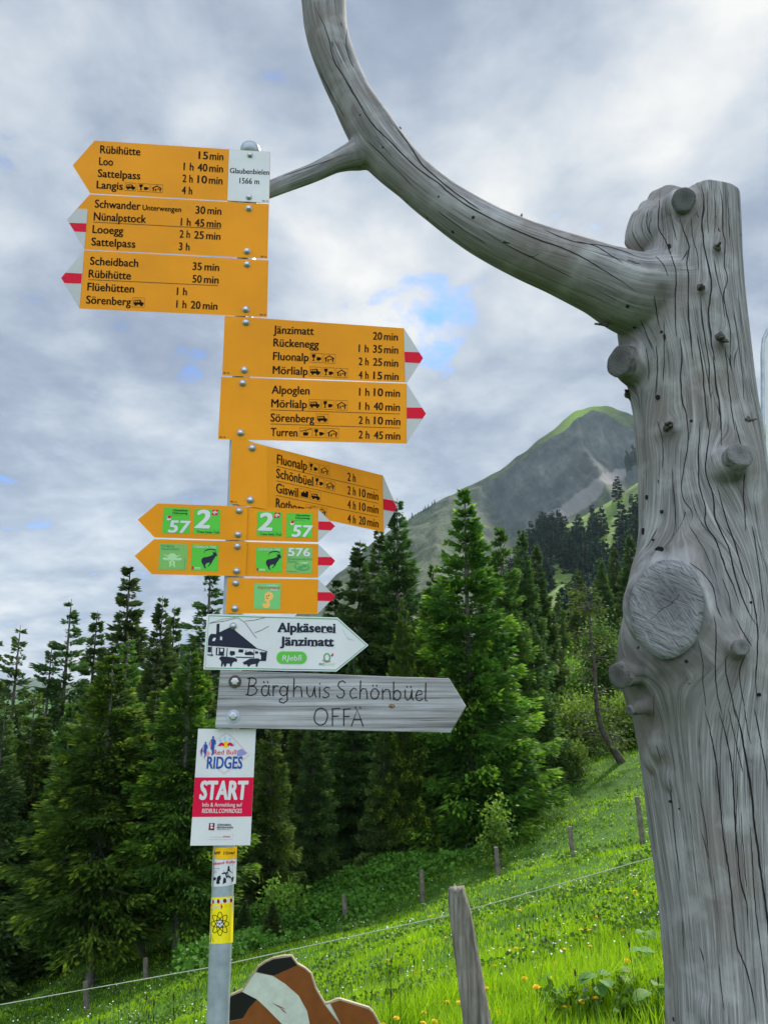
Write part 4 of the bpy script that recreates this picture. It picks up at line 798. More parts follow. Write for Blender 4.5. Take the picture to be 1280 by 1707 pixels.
# the open drying cracks, dark slits that follow the grain down the trunk and along the branch
from mathutils.bvhtree import BVHTree
bm = bmesh.new(); bm.from_mesh(tme); bvh = BVHTree.FromBMesh(bm)
def hit(px, py):
    d = ray(px, py).normalized(); q, nrm, i_, ds = bvh.ray_cast(EYE, d)
    return None if q is None else q - d * .0009
CR = [((3.969, 960, 290), [
 (3.2, [(825, 62), (845, 200), (830, 330), (850, 500), (880, 640), (895, 740), (875, 900), (885, 1040), (900, 1150), (920, 1240)]), (2.8, [(905, 1200), (925, 1400), (945, 1530), (960, 1707)]),
 (2.4, [(555, 125), (545, 250), (545, 360), (590, 440), (630, 550), (660, 650), (655, 800), (655, 960), (662, 1080)]), (2.4, [(680, 270), (710, 380), (745, 480), (730, 590), (742, 700), (740, 880), (755, 1060), (770, 1230)]),
 (2.0, [(945, 80), (965, 200), (970, 380), (985, 460), (980, 600), (1000, 690), (975, 800), (1000, 950), (1020, 1050), (1015, 1200)]), (1.6, [(760, 280), (770, 420), (800, 530), (805, 640)]), (1.8, [(515, 800), (530, 900), (545, 1010)]),
 (2.2, [(685, 1080), (700, 1200), (690, 1330), (700, 1500), (730, 1600), (740, 1707)]), (2.2, [(820, 800), (830, 940), (850, 1080), (875, 1250), (880, 1400), (890, 1500)]), (2.6, [(800, 1050), (830, 1250), (845, 1400), (860, 1560), (880, 1707)]),
 (2.0, [(985, 1140), (1000, 1300), (1020, 1500), (1050, 1707)]), (1.8, [(530, 1130), (535, 1300), (525, 1470)]), (1.6, [(580, 960), (580, 1200), (575, 1380)]), (1.4, [(1040, 900), (1070, 1100), (1100, 1350), (1110, 1500)]),
 (1.6, [(460, 1150), (480, 1280), (478, 1370)]), (1.6, [(425, 960), (460, 1050), (505, 1160)]), (1.6, [(910, 560), (930, 680), (960, 800), (985, 950)]), (1.3, [(620, 260), (650, 380), (665, 450)]), (1.3, [(870, 90), (868, 260), (875, 400)]), (1.3, [(520, 540), (575, 600), (610, 680)]), (1.3, [(1000, 100), (1010, 300), (1015, 430)]), (1.2, [(910, 90), (920, 250), (915, 400)])]),
 ((3.4125, 960, 700), [
 (2.6, [(705, 0), (695, 200), (700, 370), (735, 500), (735, 590), (800, 700), (850, 850), (900, 960), (930, 1060)]), (2.8, [(755, 0), (760, 60), (740, 200), (735, 300), (775, 420), (790, 560), (830, 650), (870, 740), (900, 870), (940, 1000), (985, 1100), (1030, 1180)]),
 (1.8, [(630, 0), (635, 130), (600, 350), (610, 450), (655, 520), (655, 580)]), (1.5, [(460, 0), (490, 120), (490, 280)]), (1.6, [(545, 260), (550, 380), (560, 470), (565, 600), (570, 640)]), (2.2, [(900, 0), (930, 120), (970, 210), (960, 300), (950, 420), (960, 560), (965, 640)]),
 (2.4, [(800, 370), (850, 560), (900, 700), (950, 870), (1000, 1000), (1030, 1180), (1030, 1320), (1020, 1480), (1030, 1600)]), (2.0, [(1000, 600), (1030, 780), (1050, 950), (1070, 1100)]), (1.8, [(640, 810), (720, 870), (780, 960), (800, 1060), (830, 1130)]), (1.6, [(830, 900), (870, 1010), (880, 1100)]),
 (2.0, [(780, 1110), (795, 1200), (790, 1400), (800, 1540), (830, 1680)]), (2.2, [(850, 1340), (850, 1430), (880, 1560), (910, 1700)]), (1.9, [(960, 1340), (930, 1420), (935, 1520), (960, 1640)]), (1.4, [(690, 1250), (720, 1380), (720, 1500), (740, 1640)]), (1.6, [(910, 1130), (960, 1230), (1000, 1290)]), (1.4, [(820, 0), (825, 150)]), (1.2, [(440, 1560), (440, 1700)]), (1.3, [(640, 600), (700, 690), (740, 760), (800, 920)])]),
 ((3.239, 1000, 1180), [
 (2.6, [(560, 0), (600, 160), (625, 290), (640, 450), (660, 660), (685, 830), (705, 980), (720, 1150), (740, 1290), (790, 1420), (830, 1600), (840, 1707)]), (2.4, [(640, 20), (690, 200), (715, 380), (725, 600), (740, 760), (755, 930), (790, 1060), (795, 1200)]),
 (4.2, [(725, 0), (760, 130), (790, 300), (815, 450), (830, 620), (855, 800), (875, 950), (900, 1120), (912, 1250), (918, 1400)]), (1.6, [(690, 0), (735, 200), (770, 350)]), (2.0, [(830, 0), (860, 140), (890, 320), (905, 440)]), (1.5, [(775, 0), (800, 140), (815, 200)]), (1.6, [(375, 380), (390, 560), (405, 720), (420, 840), (425, 950)]),
 (1.5, [(530, 400), (545, 520), (570, 650), (580, 760)]), (1.3, [(300, 200), (330, 290)]), (2.0, [(810, 640), (825, 900), (840, 1100), (870, 1330), (890, 1500), (905, 1600)]), (1.4, [(640, 1380), (650, 1500), (670, 1640)]), (1.2, [(440, 1150), (450, 1300)]), (1.3, [(760, 560), (775, 800), (790, 980)])]),
 ((1.939, 440, 0), [
 (2.4, [(165, 20), (205, 110), (225, 190), (265, 260), (300, 320), (350, 400), (410, 460), (480, 530), (560, 590), (620, 640), (720, 700), (850, 760), (960, 800), (1060, 850), (1200, 940)]), (2.6, [(420, 400), (470, 470), (520, 540), (600, 610), (700, 680)]), (1.6, [(900, 740), (1000, 780), (1120, 800), (1210, 830)]),
 (1.6, [(268, 90), (268, 160), (290, 220)]), (1.4, [(330, 450), (420, 540), (480, 600)]), (1.3, [(560, 680), (640, 740), (720, 790)]), (1.3, [(700, 740), (800, 800), (900, 850), (1000, 900)]), (1.4, [(1010, 780), (1080, 800), (1160, 850)]), (1.2, [(60, 570), (130, 545), (220, 515)]), (1.3, [(180, 230), (215, 300), (260, 380)])])]
rc = random.Random(17); fresh = []
for (sc, ox, oy), ls in CR:
    for wd, pts in ls:
        pts = [Vector((ox + a / sc, oy + b / sc, 0)) for a, b in pts]; P = []
        for i in range(len(pts) - 1):
            p0, p1, p2, p3 = pts[max(i - 1, 0)], pts[i], pts[i + 1], pts[min(i + 2, len(pts) - 1)]; ns = max(2, int((p2 - p1).length / 5))
            for j in range(ns): t = j / ns; P.append(.5 * ((2 * p1) + (p2 - p0) * t + (2 * p0 - 5 * p1 + 4 * p2 - p3) * t * t + (3 * p1 - p0 - 3 * p2 + p3) * t ** 3))
        P.append(pts[-1]); prev = None; ph = rc.uniform(0, 50)
        for i, q in enumerate(P):
            f = i / (len(P) - 1); t = (P[min(i + 1, len(P) - 1)] - P[max(i - 1, 0)]).normalized(); s_ = Vector((-t.y, t.x, 0)); w_ = wd * .47 * (min(1, f * 7, (1 - f) * 7) ** .7 * .9 + .06) * (.75 + .6 * abs(mnoise.noise((q.y * .03, ph, 0))))
            q = q + s_ * (mnoise.noise((q.y * .06, ph, 5)) * 1.0 + mnoise.noise((q.y * .3, ph, 9)) * .5); a, b = hit(*(q + s_ * w_)[:2]), hit(*(q - s_ * w_)[:2])
            if a is None or b is None or (a - b).length > .03: prev = None; continue
            cur = (bm.verts.new(a), bm.verts.new(b))
            if prev and (cur[0].co - prev[0].co).length < .06:
                fc = bm.faces.new((prev[0], cur[0], cur[1], prev[1])); fc.material_index = 1
            prev = cur
bm.to_mesh(tme); bm.free()
link('trunk', tme, dead, [M['wood'], M['carve']])
def disc(c, a, r, mat, name, ecc=1.0, rot=0.0, wob=.05, rim=.35):
    a = a.normalized(); sx = a.cross(Vector((0, 0, 1))).normalized() * -1; sy = a.cross(sx) * -1
    if sy.z < 0: sy = -sy
    V = []; UV = []; rg = 5; sg = 40
    rs = random.Random(int(r * 1e5)); ph = [rs.uniform(0, 6.28) for _ in range(4)]
    for i in range(rg + 1):
        for j in range(sg):
            t = 2 * math.pi * j / sg; q = i / rg; w_ = 1 + wob * math.sin(2 * t + ph[0]) + wob * .6 * math.sin(3 * t + ph[1]) + wob * .3 * math.sin(7 * t + ph[2])
            X = q * math.cos(t) * w_ / ecc; Y = q * math.sin(t) * w_ * ecc; X, Y = X * math.cos(rot) - Y * math.sin(rot), X * math.sin(rot) + Y * math.cos(rot)
            d = -.02 * r * max(0, q - .93) / .07
            V.append(c + sx * X * r + sy * Y * r + a * (d + r * .012 * math.sin(3 * t + 5 * q + ph[3]) * q)); UV.append((X, Y))
    F_ = [(i * sg + j, i * sg + (j + 1) % sg, (i + 1) * sg + (j + 1) % sg, (i + 1) * sg + j) for i in range(rg) for j in range(sg)]
    i = len(V)                                              # a short bark rim behind the face
    for j in range(sg): V.append(V[rg * sg + j] - a * r * rim); UV.append(UV[rg * sg + j])
    F_ += [(rg * sg + j, rg * sg + (j + 1) % sg, i + (j + 1) % sg, i + j) for j in range(sg)]
    me = bpy.data.meshes.new(name); me.from_pydata([tuple(v) for v in V], [], F_); uv = me.uv_layers.new(name='UVMap')
    for lp in me.loops: uv.data[lp.index].uv = UV[lp.vertex_index]
    me.polygons.foreach_set('use_smooth', [k_ >= rg * sg or True for k_ in range(len(F_))]); me.polygons.foreach_set('material_index', [0] * (rg * sg) + [1] * sg); me.update(); return link(name, me, dead, [mat, M['stubside']])
for c, a, r, kind in stubs:
    big = kind == 'big'
    disc(c + a * (.003 if big else .002), a, r * (.98 if big else .97), {'big': M['endgrain'], 'cut': M['endgrey'], 'dark': M['enddark']}[kind], 'cut_face', 1.17 if big else 1.0, R(-14) if big else 0, .03 if big else .05, .30 if big else .9)
def twig(px, py, r, aim, ln, n_=3):
    c = surf(px, py); rs = random.Random(px); a = Vector((aim[0], -aim[1], aim[2])).normalized(); mb = MB()
    mb.tube([c - a * .03, c - a * .004, c + a * .004], [r * 1.9, r * 1.5, r * 1.0], 12, jit=.2, rng=rs)
    for q in range(n_):
        o = Vector((rs.uniform(-.6, .6), rs.uniform(-.3, .1), rs.uniform(-.6, .6))) * r; t = a + Vector((rs.uniform(-.3, .3), 0, rs.uniform(-.3, .3)))
        mb.tube([c + o - a * .01, c + o + t * ln * .5, c + o + t * ln * rs.uniform(.7, 1.1)], [r * .5, r * .38, r * .12], 7, jit=.25, rng=rs)
    mb.build('broken_twig', [M['twig']], dead, True)
twig(1195, 412, .009, (.1, .9, .1), .018); twig(1092, 480, .012, (-.6, .6, .45), .035, 4); twig(1168, 480, .010, (-.1, .95, -.1), .018); twig(1200, 565, .013, (.05, .8, -.5), .034, 4)
twig(1115, 711, .013, (-.55, .8, -.1), .03, 4); twig(1196, 770, .010, (-.8, .6, .1), .03, 2); twig(1048, 655, .012, (-.7, .6, 0), .012, 2); twig(1247, 700, .008, (.95, .2, .05), .03, 1)
def pit(px, py, rx, ry):
    c = surf(px, py, .0035); u = pxsize(py, c.y); ax = Vector((c.x - np.interp(c.z, TZ, TX), c.y - TY, 0)).normalized(); sx = Vector((-ax.y, ax.x, 0)); V = []
    mb = MB(); ring_ = [c + ax * .002 + sx * (rx * u * math.cos(t)) + Vector((0, 0, ry * u * math.sin(t))) for t in np.linspace(0, 2 * math.pi, 12, endpoint=False)]
    mb.prism(ring_, [v - ax * .02 for v in ring_]); mb.build('worm_hole', [M['carve']], dead)
for q in ((1077, 829, 3, 4), (1102, 853, 2.5, 3), (1071, 886, 3.5, 6), (1098, 917, 9, 6), (1088, 900, 2, 2), (1075, 950, 3.5, 6), (1076, 357, 4, 4), (1115, 411, 2.5, 5), (1107, 561, 2, 5), (1095, 662, 3.5, 4), (1251, 1004, 2, 2), (1265, 1158, 3, 3), (1116, 1336, 2, 2)): pit(*q)
def bit(px, py, r, aim, ln, dy=0):
    c = atY(px, py, TY + dy); a = Vector(aim).normalized(); mb = MB(); mb.tube([c - a * .02, c, c + a * ln], [r * 1.5, r, r * .6], 8, jit=.2, rng=random.Random(px)); mb.build('broken_twig', [M['twig']], dead, True)
bit(663, 216, .009, (.8, 0, .6), .012, -.02); bit(610, 150, .005, (.8, 0, .6), .012); bit(868, 362, .005, (.3, 0, 1), .012, -.07); bit(1002, 541, .005, (-1, 0, .1), .022, -.08); bit(545, 10, .006, (.2, -1, .2), .02, -.01)
# ================================================================== GROUND, HILL, MOUNTAIN
HY = [-60, 0, 3.0, 4.0, 5.0, 8, 12, 16, 20, 25, 32, 45, 80, 200, 600, 4000]; HZ = [.3, .05, 0, -.14, -.42, -1.3, -2.3, -3.2, -3.9, -4.15, -4.0, -3.6, -5, -40, -60, -60]
def gz(x, y):
    x = np.asarray(x, float); y = np.asarray(y, float)
    base = np.interp(y, HY, HZ); sx = np.interp(x, [-400, -60, -22, 0, 30, 60, 400], [-30, -12, -5.5, 0, 7.5, 11, 16]); ramp = np.interp(y, [2.2, 3.5, 6, 60, 300, 900], [.10, .35, 1, 1, .8, 0])
    return base + sx * ramp + .10 * np.sin(x * .9 + y * .6) * np.clip((y - 4) / 6, 0, 1) + .07 * np.sin(x * .43 - y * 1.1 + 1) * np.clip((y - 4) / 6, 0, 1)
def gz1(x, y): return float(gz(x, y))
rr = np.concatenate([np.linspace(0, 8, 20)[1:], np.geomspace(8.4, 60, 70), np.geomspace(63, 3600, 50)]); na = 160; aa = np.linspace(0, 2 * np.pi, na, endpoint=False)
Vg = [(0, 0, gz1(0, 0))]; gx = np.outer(rr, np.sin(aa)); gy = np.outer(rr, np.cos(aa)); gzz = gz(gx, gy)
Vg = np.concatenate([np.array(Vg), np.stack([gx.ravel(), gy.ravel(), gzz.ravel()], 1)]); Q = []
ii = np.arange(len(rr) - 1)[:, None] * na; jj = np.arange(na)[None, :]; j2 = (jj + 1) % na
Q = np.stack([1 + ii + jj, 1 + ii + na + jj, 1 + ii + na + j2, 1 + ii + j2], -1).reshape(-1, 4)[:, ::-1]; T = np.stack([np.zeros(na, int), 1 + (np.arange(na) + 1) % na, 1 + np.arange(na)], 1)
m, k = newmat('meadow_ground'); pos = k('ShaderNodeNewGeometry').outputs['Position']
n1 = k('ShaderNodeTexNoise', i_Vector=pos, i_Scale=1.3, i_Detail=6.0).outputs[0]; n2 = k('ShaderNodeTexNoise', i_Vector=pos, i_Scale=14.0, i_Detail=5.0).outputs[0]
c = k.ramp(k.math('ADD', k.math('MULTIPLY', n1, .5), k.math('MULTIPLY', n2, .5)), [(.35, (.022, .055, .008)), (.55, (.045, .11, .014)), (.7, (.075, .15, .02))])
p = k('ShaderNodeBsdfPrincipled', i_Base_Color=c, i_Roughness=.95); p.inputs['Specular IOR Level'].default_value = .1; k.l.new(p.outputs[0], k.out.inputs[0]); M['ground'] = m
o = link('ground', npmesh('ground', Vg, Q, T, smooth=True), None, [M['ground']]); tag(o, kind='structure')

def sheet(name, cols, sky, base, D0, D1, rows, disp, mat, back=None, seed=1, attr=None):
    """a slope rising away from D1 (foot) to D0 (crest), given by its crest line and its foot"""
    sx, sy = zip(*sky); V = []; at = {q: [] for q in ('pxx', 'tt')}
    rs = list(np.linspace(1, 0, rows)); nb = 10
    for cx_ in cols:
        ys = np.interp(cx_, sx, sy); yb = base if not isinstance(base, (list, tuple)) else np.interp(cx_, *zip(*base))
        for t in rs:
            D = D0 + (D1 - D0) * t ** 1.15; py = ys + (yb - ys) * t; p_ = atD(cx_, py, D); nn = 0
            for oc in range(5): nn += abs(mnoise.noise((p_.x * disp[1] * 2 ** oc + seed, p_.z * disp[1] * .35 * 2 ** oc, seed * 3.1))) / 2 ** oc
            wgt = min(1, t * 5) * min(1, (1 - t) * 8)
            d = Vector((p_.x, p_.y, 0)).normalized(); p_ = p_ + d * (nn - .5) * disp[0] * wgt; p_.z += (mnoise.noise((p_.x * disp[1] * 6, p_.y * disp[1] * 6, 1)) * disp[0] * .06)
            V.append(tuple(p_)); at['pxx'].append(cx_); at['tt'].append(t)
        crest = atD(cx_, ys, D0)
        for q in range(1, nb + 1):
            f = q / nb; p_ = Vector((crest.x, crest.y, crest.z)) * 1.0; d = Vector((p_.x, p_.y, 0)).normalized(); p_ = p_ + d * (D0 * .35 * f); p_.z -= (crest.z + 60) * (f ** 1.4)
            V.append(tuple(p_)); at['pxx'].append(cx_); at['tt'].append(-f)
    R_ = rows + nb; nc = len(cols); a = (np.arange(nc - 1)[:, None] * R_ + np.arange(R_ - 1)[None, :]).reshape(-1)
    Q = np.stack([a, a + R_, a + R_ + 1, a + 1], 1)
    A_ = {}
    if attr: A_ = attr(np.array(at['pxx']), np.array(at['tt']), sx, sy, base)
    o = link(name, npmesh(name, np.array(V), Q, None, A_, True), None, [mat]); tag(o, kind='structure'); return o
def nodes_slope(name, build):
    m, k = newmat(name); c, h = build(k); p = k('ShaderNodeBsdfPrincipled', i_Base_Color=c, i_Roughness=.95); p.inputs['Specular IOR Level'].default_value = .1
    if h is not None: b = k('ShaderNodeBump', i_Strength=.9, i_Distance=8.0, i_Height=h); k.l.new(b.outputs[0], p.inputs['Normal'])
    k.l.new(p.outputs[0], k.out.inputs[0]); return m
MSKY = [(300, 1150), (400, 1110), (480, 1040), (560, 960), (620, 905), (680, 866), (723, 839), (746, 828), (784, 808), (832, 786), (866, 760), (900, 731), (935, 704), (962, 686), (978, 679), (992, 677), (1008, 678), (1024, 681), (1059, 693), (1110, 725), (1180, 775), (1280, 850), (1500, 980)]
def matt(px, tt, sx, sy, base):
    ys = np.interp(px, sx, sy); py = ys + (1080 - ys) * np.clip(tt, 0, 1)
    cap = np.interp(px, [700, 860, 900, 935, 955, 985, 1010, 1060, 1110], [2, 4, 9, 16, 12, 4, 10, 22, 30]); depth = py - ys
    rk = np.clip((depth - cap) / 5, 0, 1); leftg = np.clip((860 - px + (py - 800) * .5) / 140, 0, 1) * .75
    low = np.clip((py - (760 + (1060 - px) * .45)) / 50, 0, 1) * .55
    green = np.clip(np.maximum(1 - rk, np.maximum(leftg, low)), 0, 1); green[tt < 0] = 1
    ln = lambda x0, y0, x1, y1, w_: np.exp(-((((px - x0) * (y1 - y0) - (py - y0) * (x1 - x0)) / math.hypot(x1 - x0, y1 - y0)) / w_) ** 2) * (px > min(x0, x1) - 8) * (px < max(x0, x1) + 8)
    scree = np.clip(ln(1035, 785, 880, 892, 13) + .8 * ln(1000, 815, 900, 870, 10) + .35 * ln(950, 800, 880, 860, 10), 0, 1); lit = np.exp(-((px - 965) / 45) ** 2) * (depth < cap + 5)  # lit: sunlit green near the summit, painted into the grass colour
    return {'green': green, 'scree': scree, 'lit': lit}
def mb_(k):
    A = lambda s_: k('ShaderNodeAttribute', attribute_name=s_).outputs['Fac']; pos = k('ShaderNodeNewGeometry').outputs['Position']
    n1 = k('ShaderNodeTexNoise', i_Vector=pos, i_Scale=.012, i_Detail=9.0, i_Roughness=.65).outputs[0]
    mp = k('ShaderNodeMapping', i_Vector=pos); mp.inputs['Scale'].default_value = (.05, .004, .016); mp.inputs['Rotation'].default_value = (0, R(28), 0); n2 = k('ShaderNodeTexNoise', i_Vector=mp.outputs[0], i_Scale=1.0, i_Detail=8.0, i_Roughness=.7).outputs[0]
    n3 = k('ShaderNodeTexNoise', i_Vector=pos, i_Scale=.045, i_Detail=10.0, i_Roughness=.75).outputs[0]
    rock = k.ramp(k.math('ADD', k.math('MULTIPLY', n1, .45), k.math('MULTIPLY', n2, .55)), [(.36, (.018, .023, .024)), (.48, (.043, .053, .051)), (.58, (.082, .094, .083)), (.70, (.16, .165, .15))])
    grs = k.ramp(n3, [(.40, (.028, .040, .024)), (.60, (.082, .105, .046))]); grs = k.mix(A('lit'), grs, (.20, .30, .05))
    gf = k.math('ADD', k.math('ADD', A('green'), .06), k.math('MULTIPLY', k.math('SUBTRACT', n3, .5), 1.3)); c = k.mix(k.ramp(gf, [(.35, 0.0), (.62, 1.0)]), rock, grs)
    sf = k.math('ADD', A('scree'), k.math('MULTIPLY', k.math('SUBTRACT', n2, .5), 1.4)); c = k.mix(k.ramp(sf, [(.45, 0.0), (.80, .7)]), c, (.20, .188, .185))
    return c, k.math('ADD', k.math('MULTIPLY', n2, .7), k.math('MULTIPLY', n1, 1.0))
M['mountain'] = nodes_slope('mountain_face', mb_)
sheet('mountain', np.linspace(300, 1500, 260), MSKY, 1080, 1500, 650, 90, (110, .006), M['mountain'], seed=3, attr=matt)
HSKY = [(800, 1010), (830, 985), (870, 935), (890, 905), (920, 885), (960, 868), (1000, 846), (1030, 828), (1059, 805), (1150, 750), (1300, 700), (1600, 640)]
def hb(k):
    pos = k('ShaderNodeNewGeometry').outputs['Position']; n1 = k('ShaderNodeTexNoise', i_Vector=pos, i_Scale=.03, i_Detail=7.0, i_Roughness=.6).outputs[0]; n2 = k('ShaderNodeTexNoise', i_Vector=pos, i_Scale=.3, i_Detail=5.0).outputs[0]
    return k.mix(k.ramp(n1, [(.42, 0.0), (.62, 1.0)]), k.ramp(n2, [(.35, (.09, .15, .035)), (.65, (.17, .26, .045))]), (.06, .09, .035)), None
M['hillgrass'] = nodes_slope('hill_grass', hb)
sheet('hill', np.linspace(800, 1600, 110), HSKY, [(800, 1120), (900, 1130), (1060, 1150), (1600, 1180)], 480, 90, 40, (14, .02), M['hillgrass'], seed=7)
M['farwood'] = simple('far_wood', (.05, .08, .045), .95, col2=(.03, .05, .03), scale=.01)
FSKY = [(-500, 1110), (0, 1136), (60, 1130), (130, 1142), (250, 1136), (400, 1130), (560, 1136), (760, 1130)]
sheet('far_hills', np.linspace(-500, 760, 100), FSKY, 1215, 3000, 1300, 24, (80, .004), M['farwood'], seed=9)

# ================================================================== TREES
def leafmat(name, dark, mid, tipc, trans=.22, spec=.22):
    m, k = newmat(name); tp_ = k('ShaderNodeAttribute', attribute_name='tip').outputs['Fac']; rnd = k('ShaderNodeObjectInfo').outputs['Random']; pos = k('ShaderNodeTexCoord').outputs['Object']
    nz = k('ShaderNodeTexNoise', i_Vector=pos, i_Scale=1.1, i_Detail=4.0).outputs[0]
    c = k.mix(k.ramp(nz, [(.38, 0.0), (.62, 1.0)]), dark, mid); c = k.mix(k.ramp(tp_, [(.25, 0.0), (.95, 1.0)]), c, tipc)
    hs = k('ShaderNodeHueSaturation', i_Color=c, i_Hue=k.math('ADD', .485, k.math('MULTIPLY', rnd, .03)), i_Saturation=1.0, i_Value=k.math('ADD', .78, k.math('MULTIPLY', rnd, .44)))
    p = k('ShaderNodeBsdfPrincipled', i_Base_Color=hs.outputs[0], i_Roughness=.65); p.inputs['Specular IOR Level'].default_value = spec
    tr_ = k('ShaderNodeBsdfTranslucent', i_Color=hs.outputs[0]); mx = k('ShaderNodeMixShader', i_0=trans, i_1=p.outputs[0], i_2=tr_.outputs[0]); k.l.new(mx.outputs[0], k.out.inputs[0]); return m
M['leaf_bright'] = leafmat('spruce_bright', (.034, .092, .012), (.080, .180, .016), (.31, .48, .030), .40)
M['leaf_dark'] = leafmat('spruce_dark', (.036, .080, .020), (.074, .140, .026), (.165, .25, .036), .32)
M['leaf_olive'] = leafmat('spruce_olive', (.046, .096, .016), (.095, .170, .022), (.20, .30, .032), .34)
M['leaf_far'] = leafmat('spruce_far', (.005, .026, .016), (.012, .048, .024), (.035, .085, .030), .22, .05)
M['broad'] = leafmat('broad_leaf', (.075, .15, .018), (.13, .24, .026), (.22, .35, .035), .42)
M['bark'] = simple('spruce_bark', (.13, .115, .10), .9, col2=(.055, .048, .042), scale=5, bump=.6, bscale=18)
M['barkgrey'] = simple('grey_bark', (.19, .18, .165), .9, col2=(.085, .075, .065), scale=7, bump=.6, bscale=22)
def sprays(P, D, L, W, rs, tip):
    """needle twigs: a kite-shaped leaf face each"""
    n_ = len(P); rnd = rs.normal(size=(n_, 3)); D = D / np.linalg.norm(D, axis=1)[:, None]; S_ = np.cross(D, rnd); S_ /= np.linalg.norm(S_, axis=1)[:, None] + 1e-9
    L = L[:, None]; W = W[:, None]; V = np.stack([P, P + D * L * .45 + S_ * W, P + D * L, P + D * L * .45 - S_ * W], 1).reshape(-1, 3)
    return V, np.arange(n_ * 4).reshape(-1, 4), np.repeat(tip, 4)
def spruce(name, seed, H=10, Rr=1.9, nw=44, nb=6.5, dens=150, low=.03, gap=.10, droop=.34, lsz=.20, power=.9, mat='leaf_dark', bark='bark', dead_low=0, ragged=.18):
    rs = np.random.RandomState(seed); PP, DD, LL, WW, TT = [], [], [], [], []; tb = MB()
    tb.tube([(0, 0, -.6), (0, 0, 0), (0, 0, H * .3), (0, 0, H * .7), (0, 0, H * .96), (0, 0, H)], [H * .013, H * .0105, H * .0085, H * .0048, H * .0016, H * .0006], 9)
    for wv in range(nw):
        f = (wv + rs.uniform(-.4, .4)) / nw; f = min(max(f, 0), .985); h = H * (low + (1 - low) * f); taper = (1 - f) ** power * (1 if f > .12 else .72 + f * 2.3)
        for b_ in range(max(3, int(nb * (1 - .45 * f) + rs.uniform(0, 1)))):
            if rs.rand() < gap: continue
            az = rs.uniform(0, 2 * math.pi); r = Rr * taper * (1 + rs.normal() * ragged) + .05; r = max(r, .08)
            rad = np.array([math.cos(az), math.sin(az), 0]); sid = np.array([-rad[1], rad[0], 0])
            a = (-droop * 1.6 * (1 - f) + .55 * f) + rs.normal() * .10; bq = .28 * (1 - f) + rs.normal() * .08
            n_ = int(dens * 1.5 * (r / Rr) ** 1.1 * (.8 + .4 * rs.rand())) + 14; s = rs.rand(n_) ** .75; s = .04 + .98 * s
            wl = (.46 * r * (1.04 - s) ** .6 + .03) * np.clip(s * 5, .2, 1); t = rs.uniform(-1, 1, n_) * wl
            t = np.where(rs.rand(n_) < .25, t * .15, t); z = h + r * (a * s + bq * s * s) - np.abs(t) * (.25 + .25 * (1 - f)) - rs.rand(n_) ** 1.6 * .42 * (1 - f * .8) * np.clip(s * 3, .3, 1)
            P = rad * (s * r)[:, None] + sid * t[:, None]; P[:, 2] = z
            D = rad * (.75 + .3 * rs.rand(n_))[:, None] + sid * (np.sign(t) * .6 * np.clip(np.abs(t) / (wl + 1e-6), 0, 1))[:, None] + np.array([0, 0, 1.0]) * (rs.normal(size=n_) * .28 - .22 * (1 - f) + .35 * f)[:, None]
            PP.append(P); DD.append(D); LL.append(lsz * (.6 + .7 * rs.rand(n_)) * (1 if f < .8 else .75)); WW.append(lsz * .17 * (.7 + .6 * rs.rand(n_)))
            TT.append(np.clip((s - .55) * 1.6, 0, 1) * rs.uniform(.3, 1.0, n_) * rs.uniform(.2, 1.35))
            if r > .5 and rs.rand() < .5:
                q = [(rad[0] * r * u, rad[1] * r * u, h + r * (a * u + bq * u * u)) for u in (0, .35, .7)]; tb.tube(q, [.022 * r, .014 * r, .006 * r], 4, caps=False)
    for b_ in range(dead_low):
        h = H * rs.uniform(.05, low + .22); az = rs.uniform(0, 6.28); r = Rr * rs.uniform(.25, .7); tb.tube([(math.cos(az) * r * u, math.sin(az) * r * u, h - r * .22 * u + .1 * u * u) for u in (0, .5, 1)], [.018, .011, .004], 4, caps=False)
    V, Q, Tp = sprays(np.concatenate(PP), np.concatenate(DD), np.concatenate(LL), np.concatenate(WW), rs, np.concatenate(TT))
    cr = npmesh('crown', V, Q, None, {'tip': Tp}); cr.materials.append(M[mat]); tm = tb.mesh('trunk', True); tm.materials.append(M[bark]); return cr, tm, H
PROTO = {
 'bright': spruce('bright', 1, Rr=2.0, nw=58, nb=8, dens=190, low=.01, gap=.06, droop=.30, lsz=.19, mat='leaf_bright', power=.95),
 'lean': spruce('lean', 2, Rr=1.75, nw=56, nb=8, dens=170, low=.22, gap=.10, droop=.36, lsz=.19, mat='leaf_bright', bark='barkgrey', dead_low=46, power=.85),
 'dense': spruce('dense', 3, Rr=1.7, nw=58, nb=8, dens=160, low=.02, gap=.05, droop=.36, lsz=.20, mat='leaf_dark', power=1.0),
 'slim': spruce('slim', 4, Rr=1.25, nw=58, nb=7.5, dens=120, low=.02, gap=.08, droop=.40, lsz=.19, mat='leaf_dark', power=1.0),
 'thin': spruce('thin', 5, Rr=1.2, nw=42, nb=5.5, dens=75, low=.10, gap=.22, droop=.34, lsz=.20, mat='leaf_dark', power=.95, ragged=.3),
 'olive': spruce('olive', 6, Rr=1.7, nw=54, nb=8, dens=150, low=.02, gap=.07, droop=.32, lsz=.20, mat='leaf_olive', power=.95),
 'far': spruce('far', 7, Rr=1.9, nw=20, nb=7, dens=20, low=.0, gap=.03, droop=.45, lsz=.62, mat='leaf_far', power=.85),
}
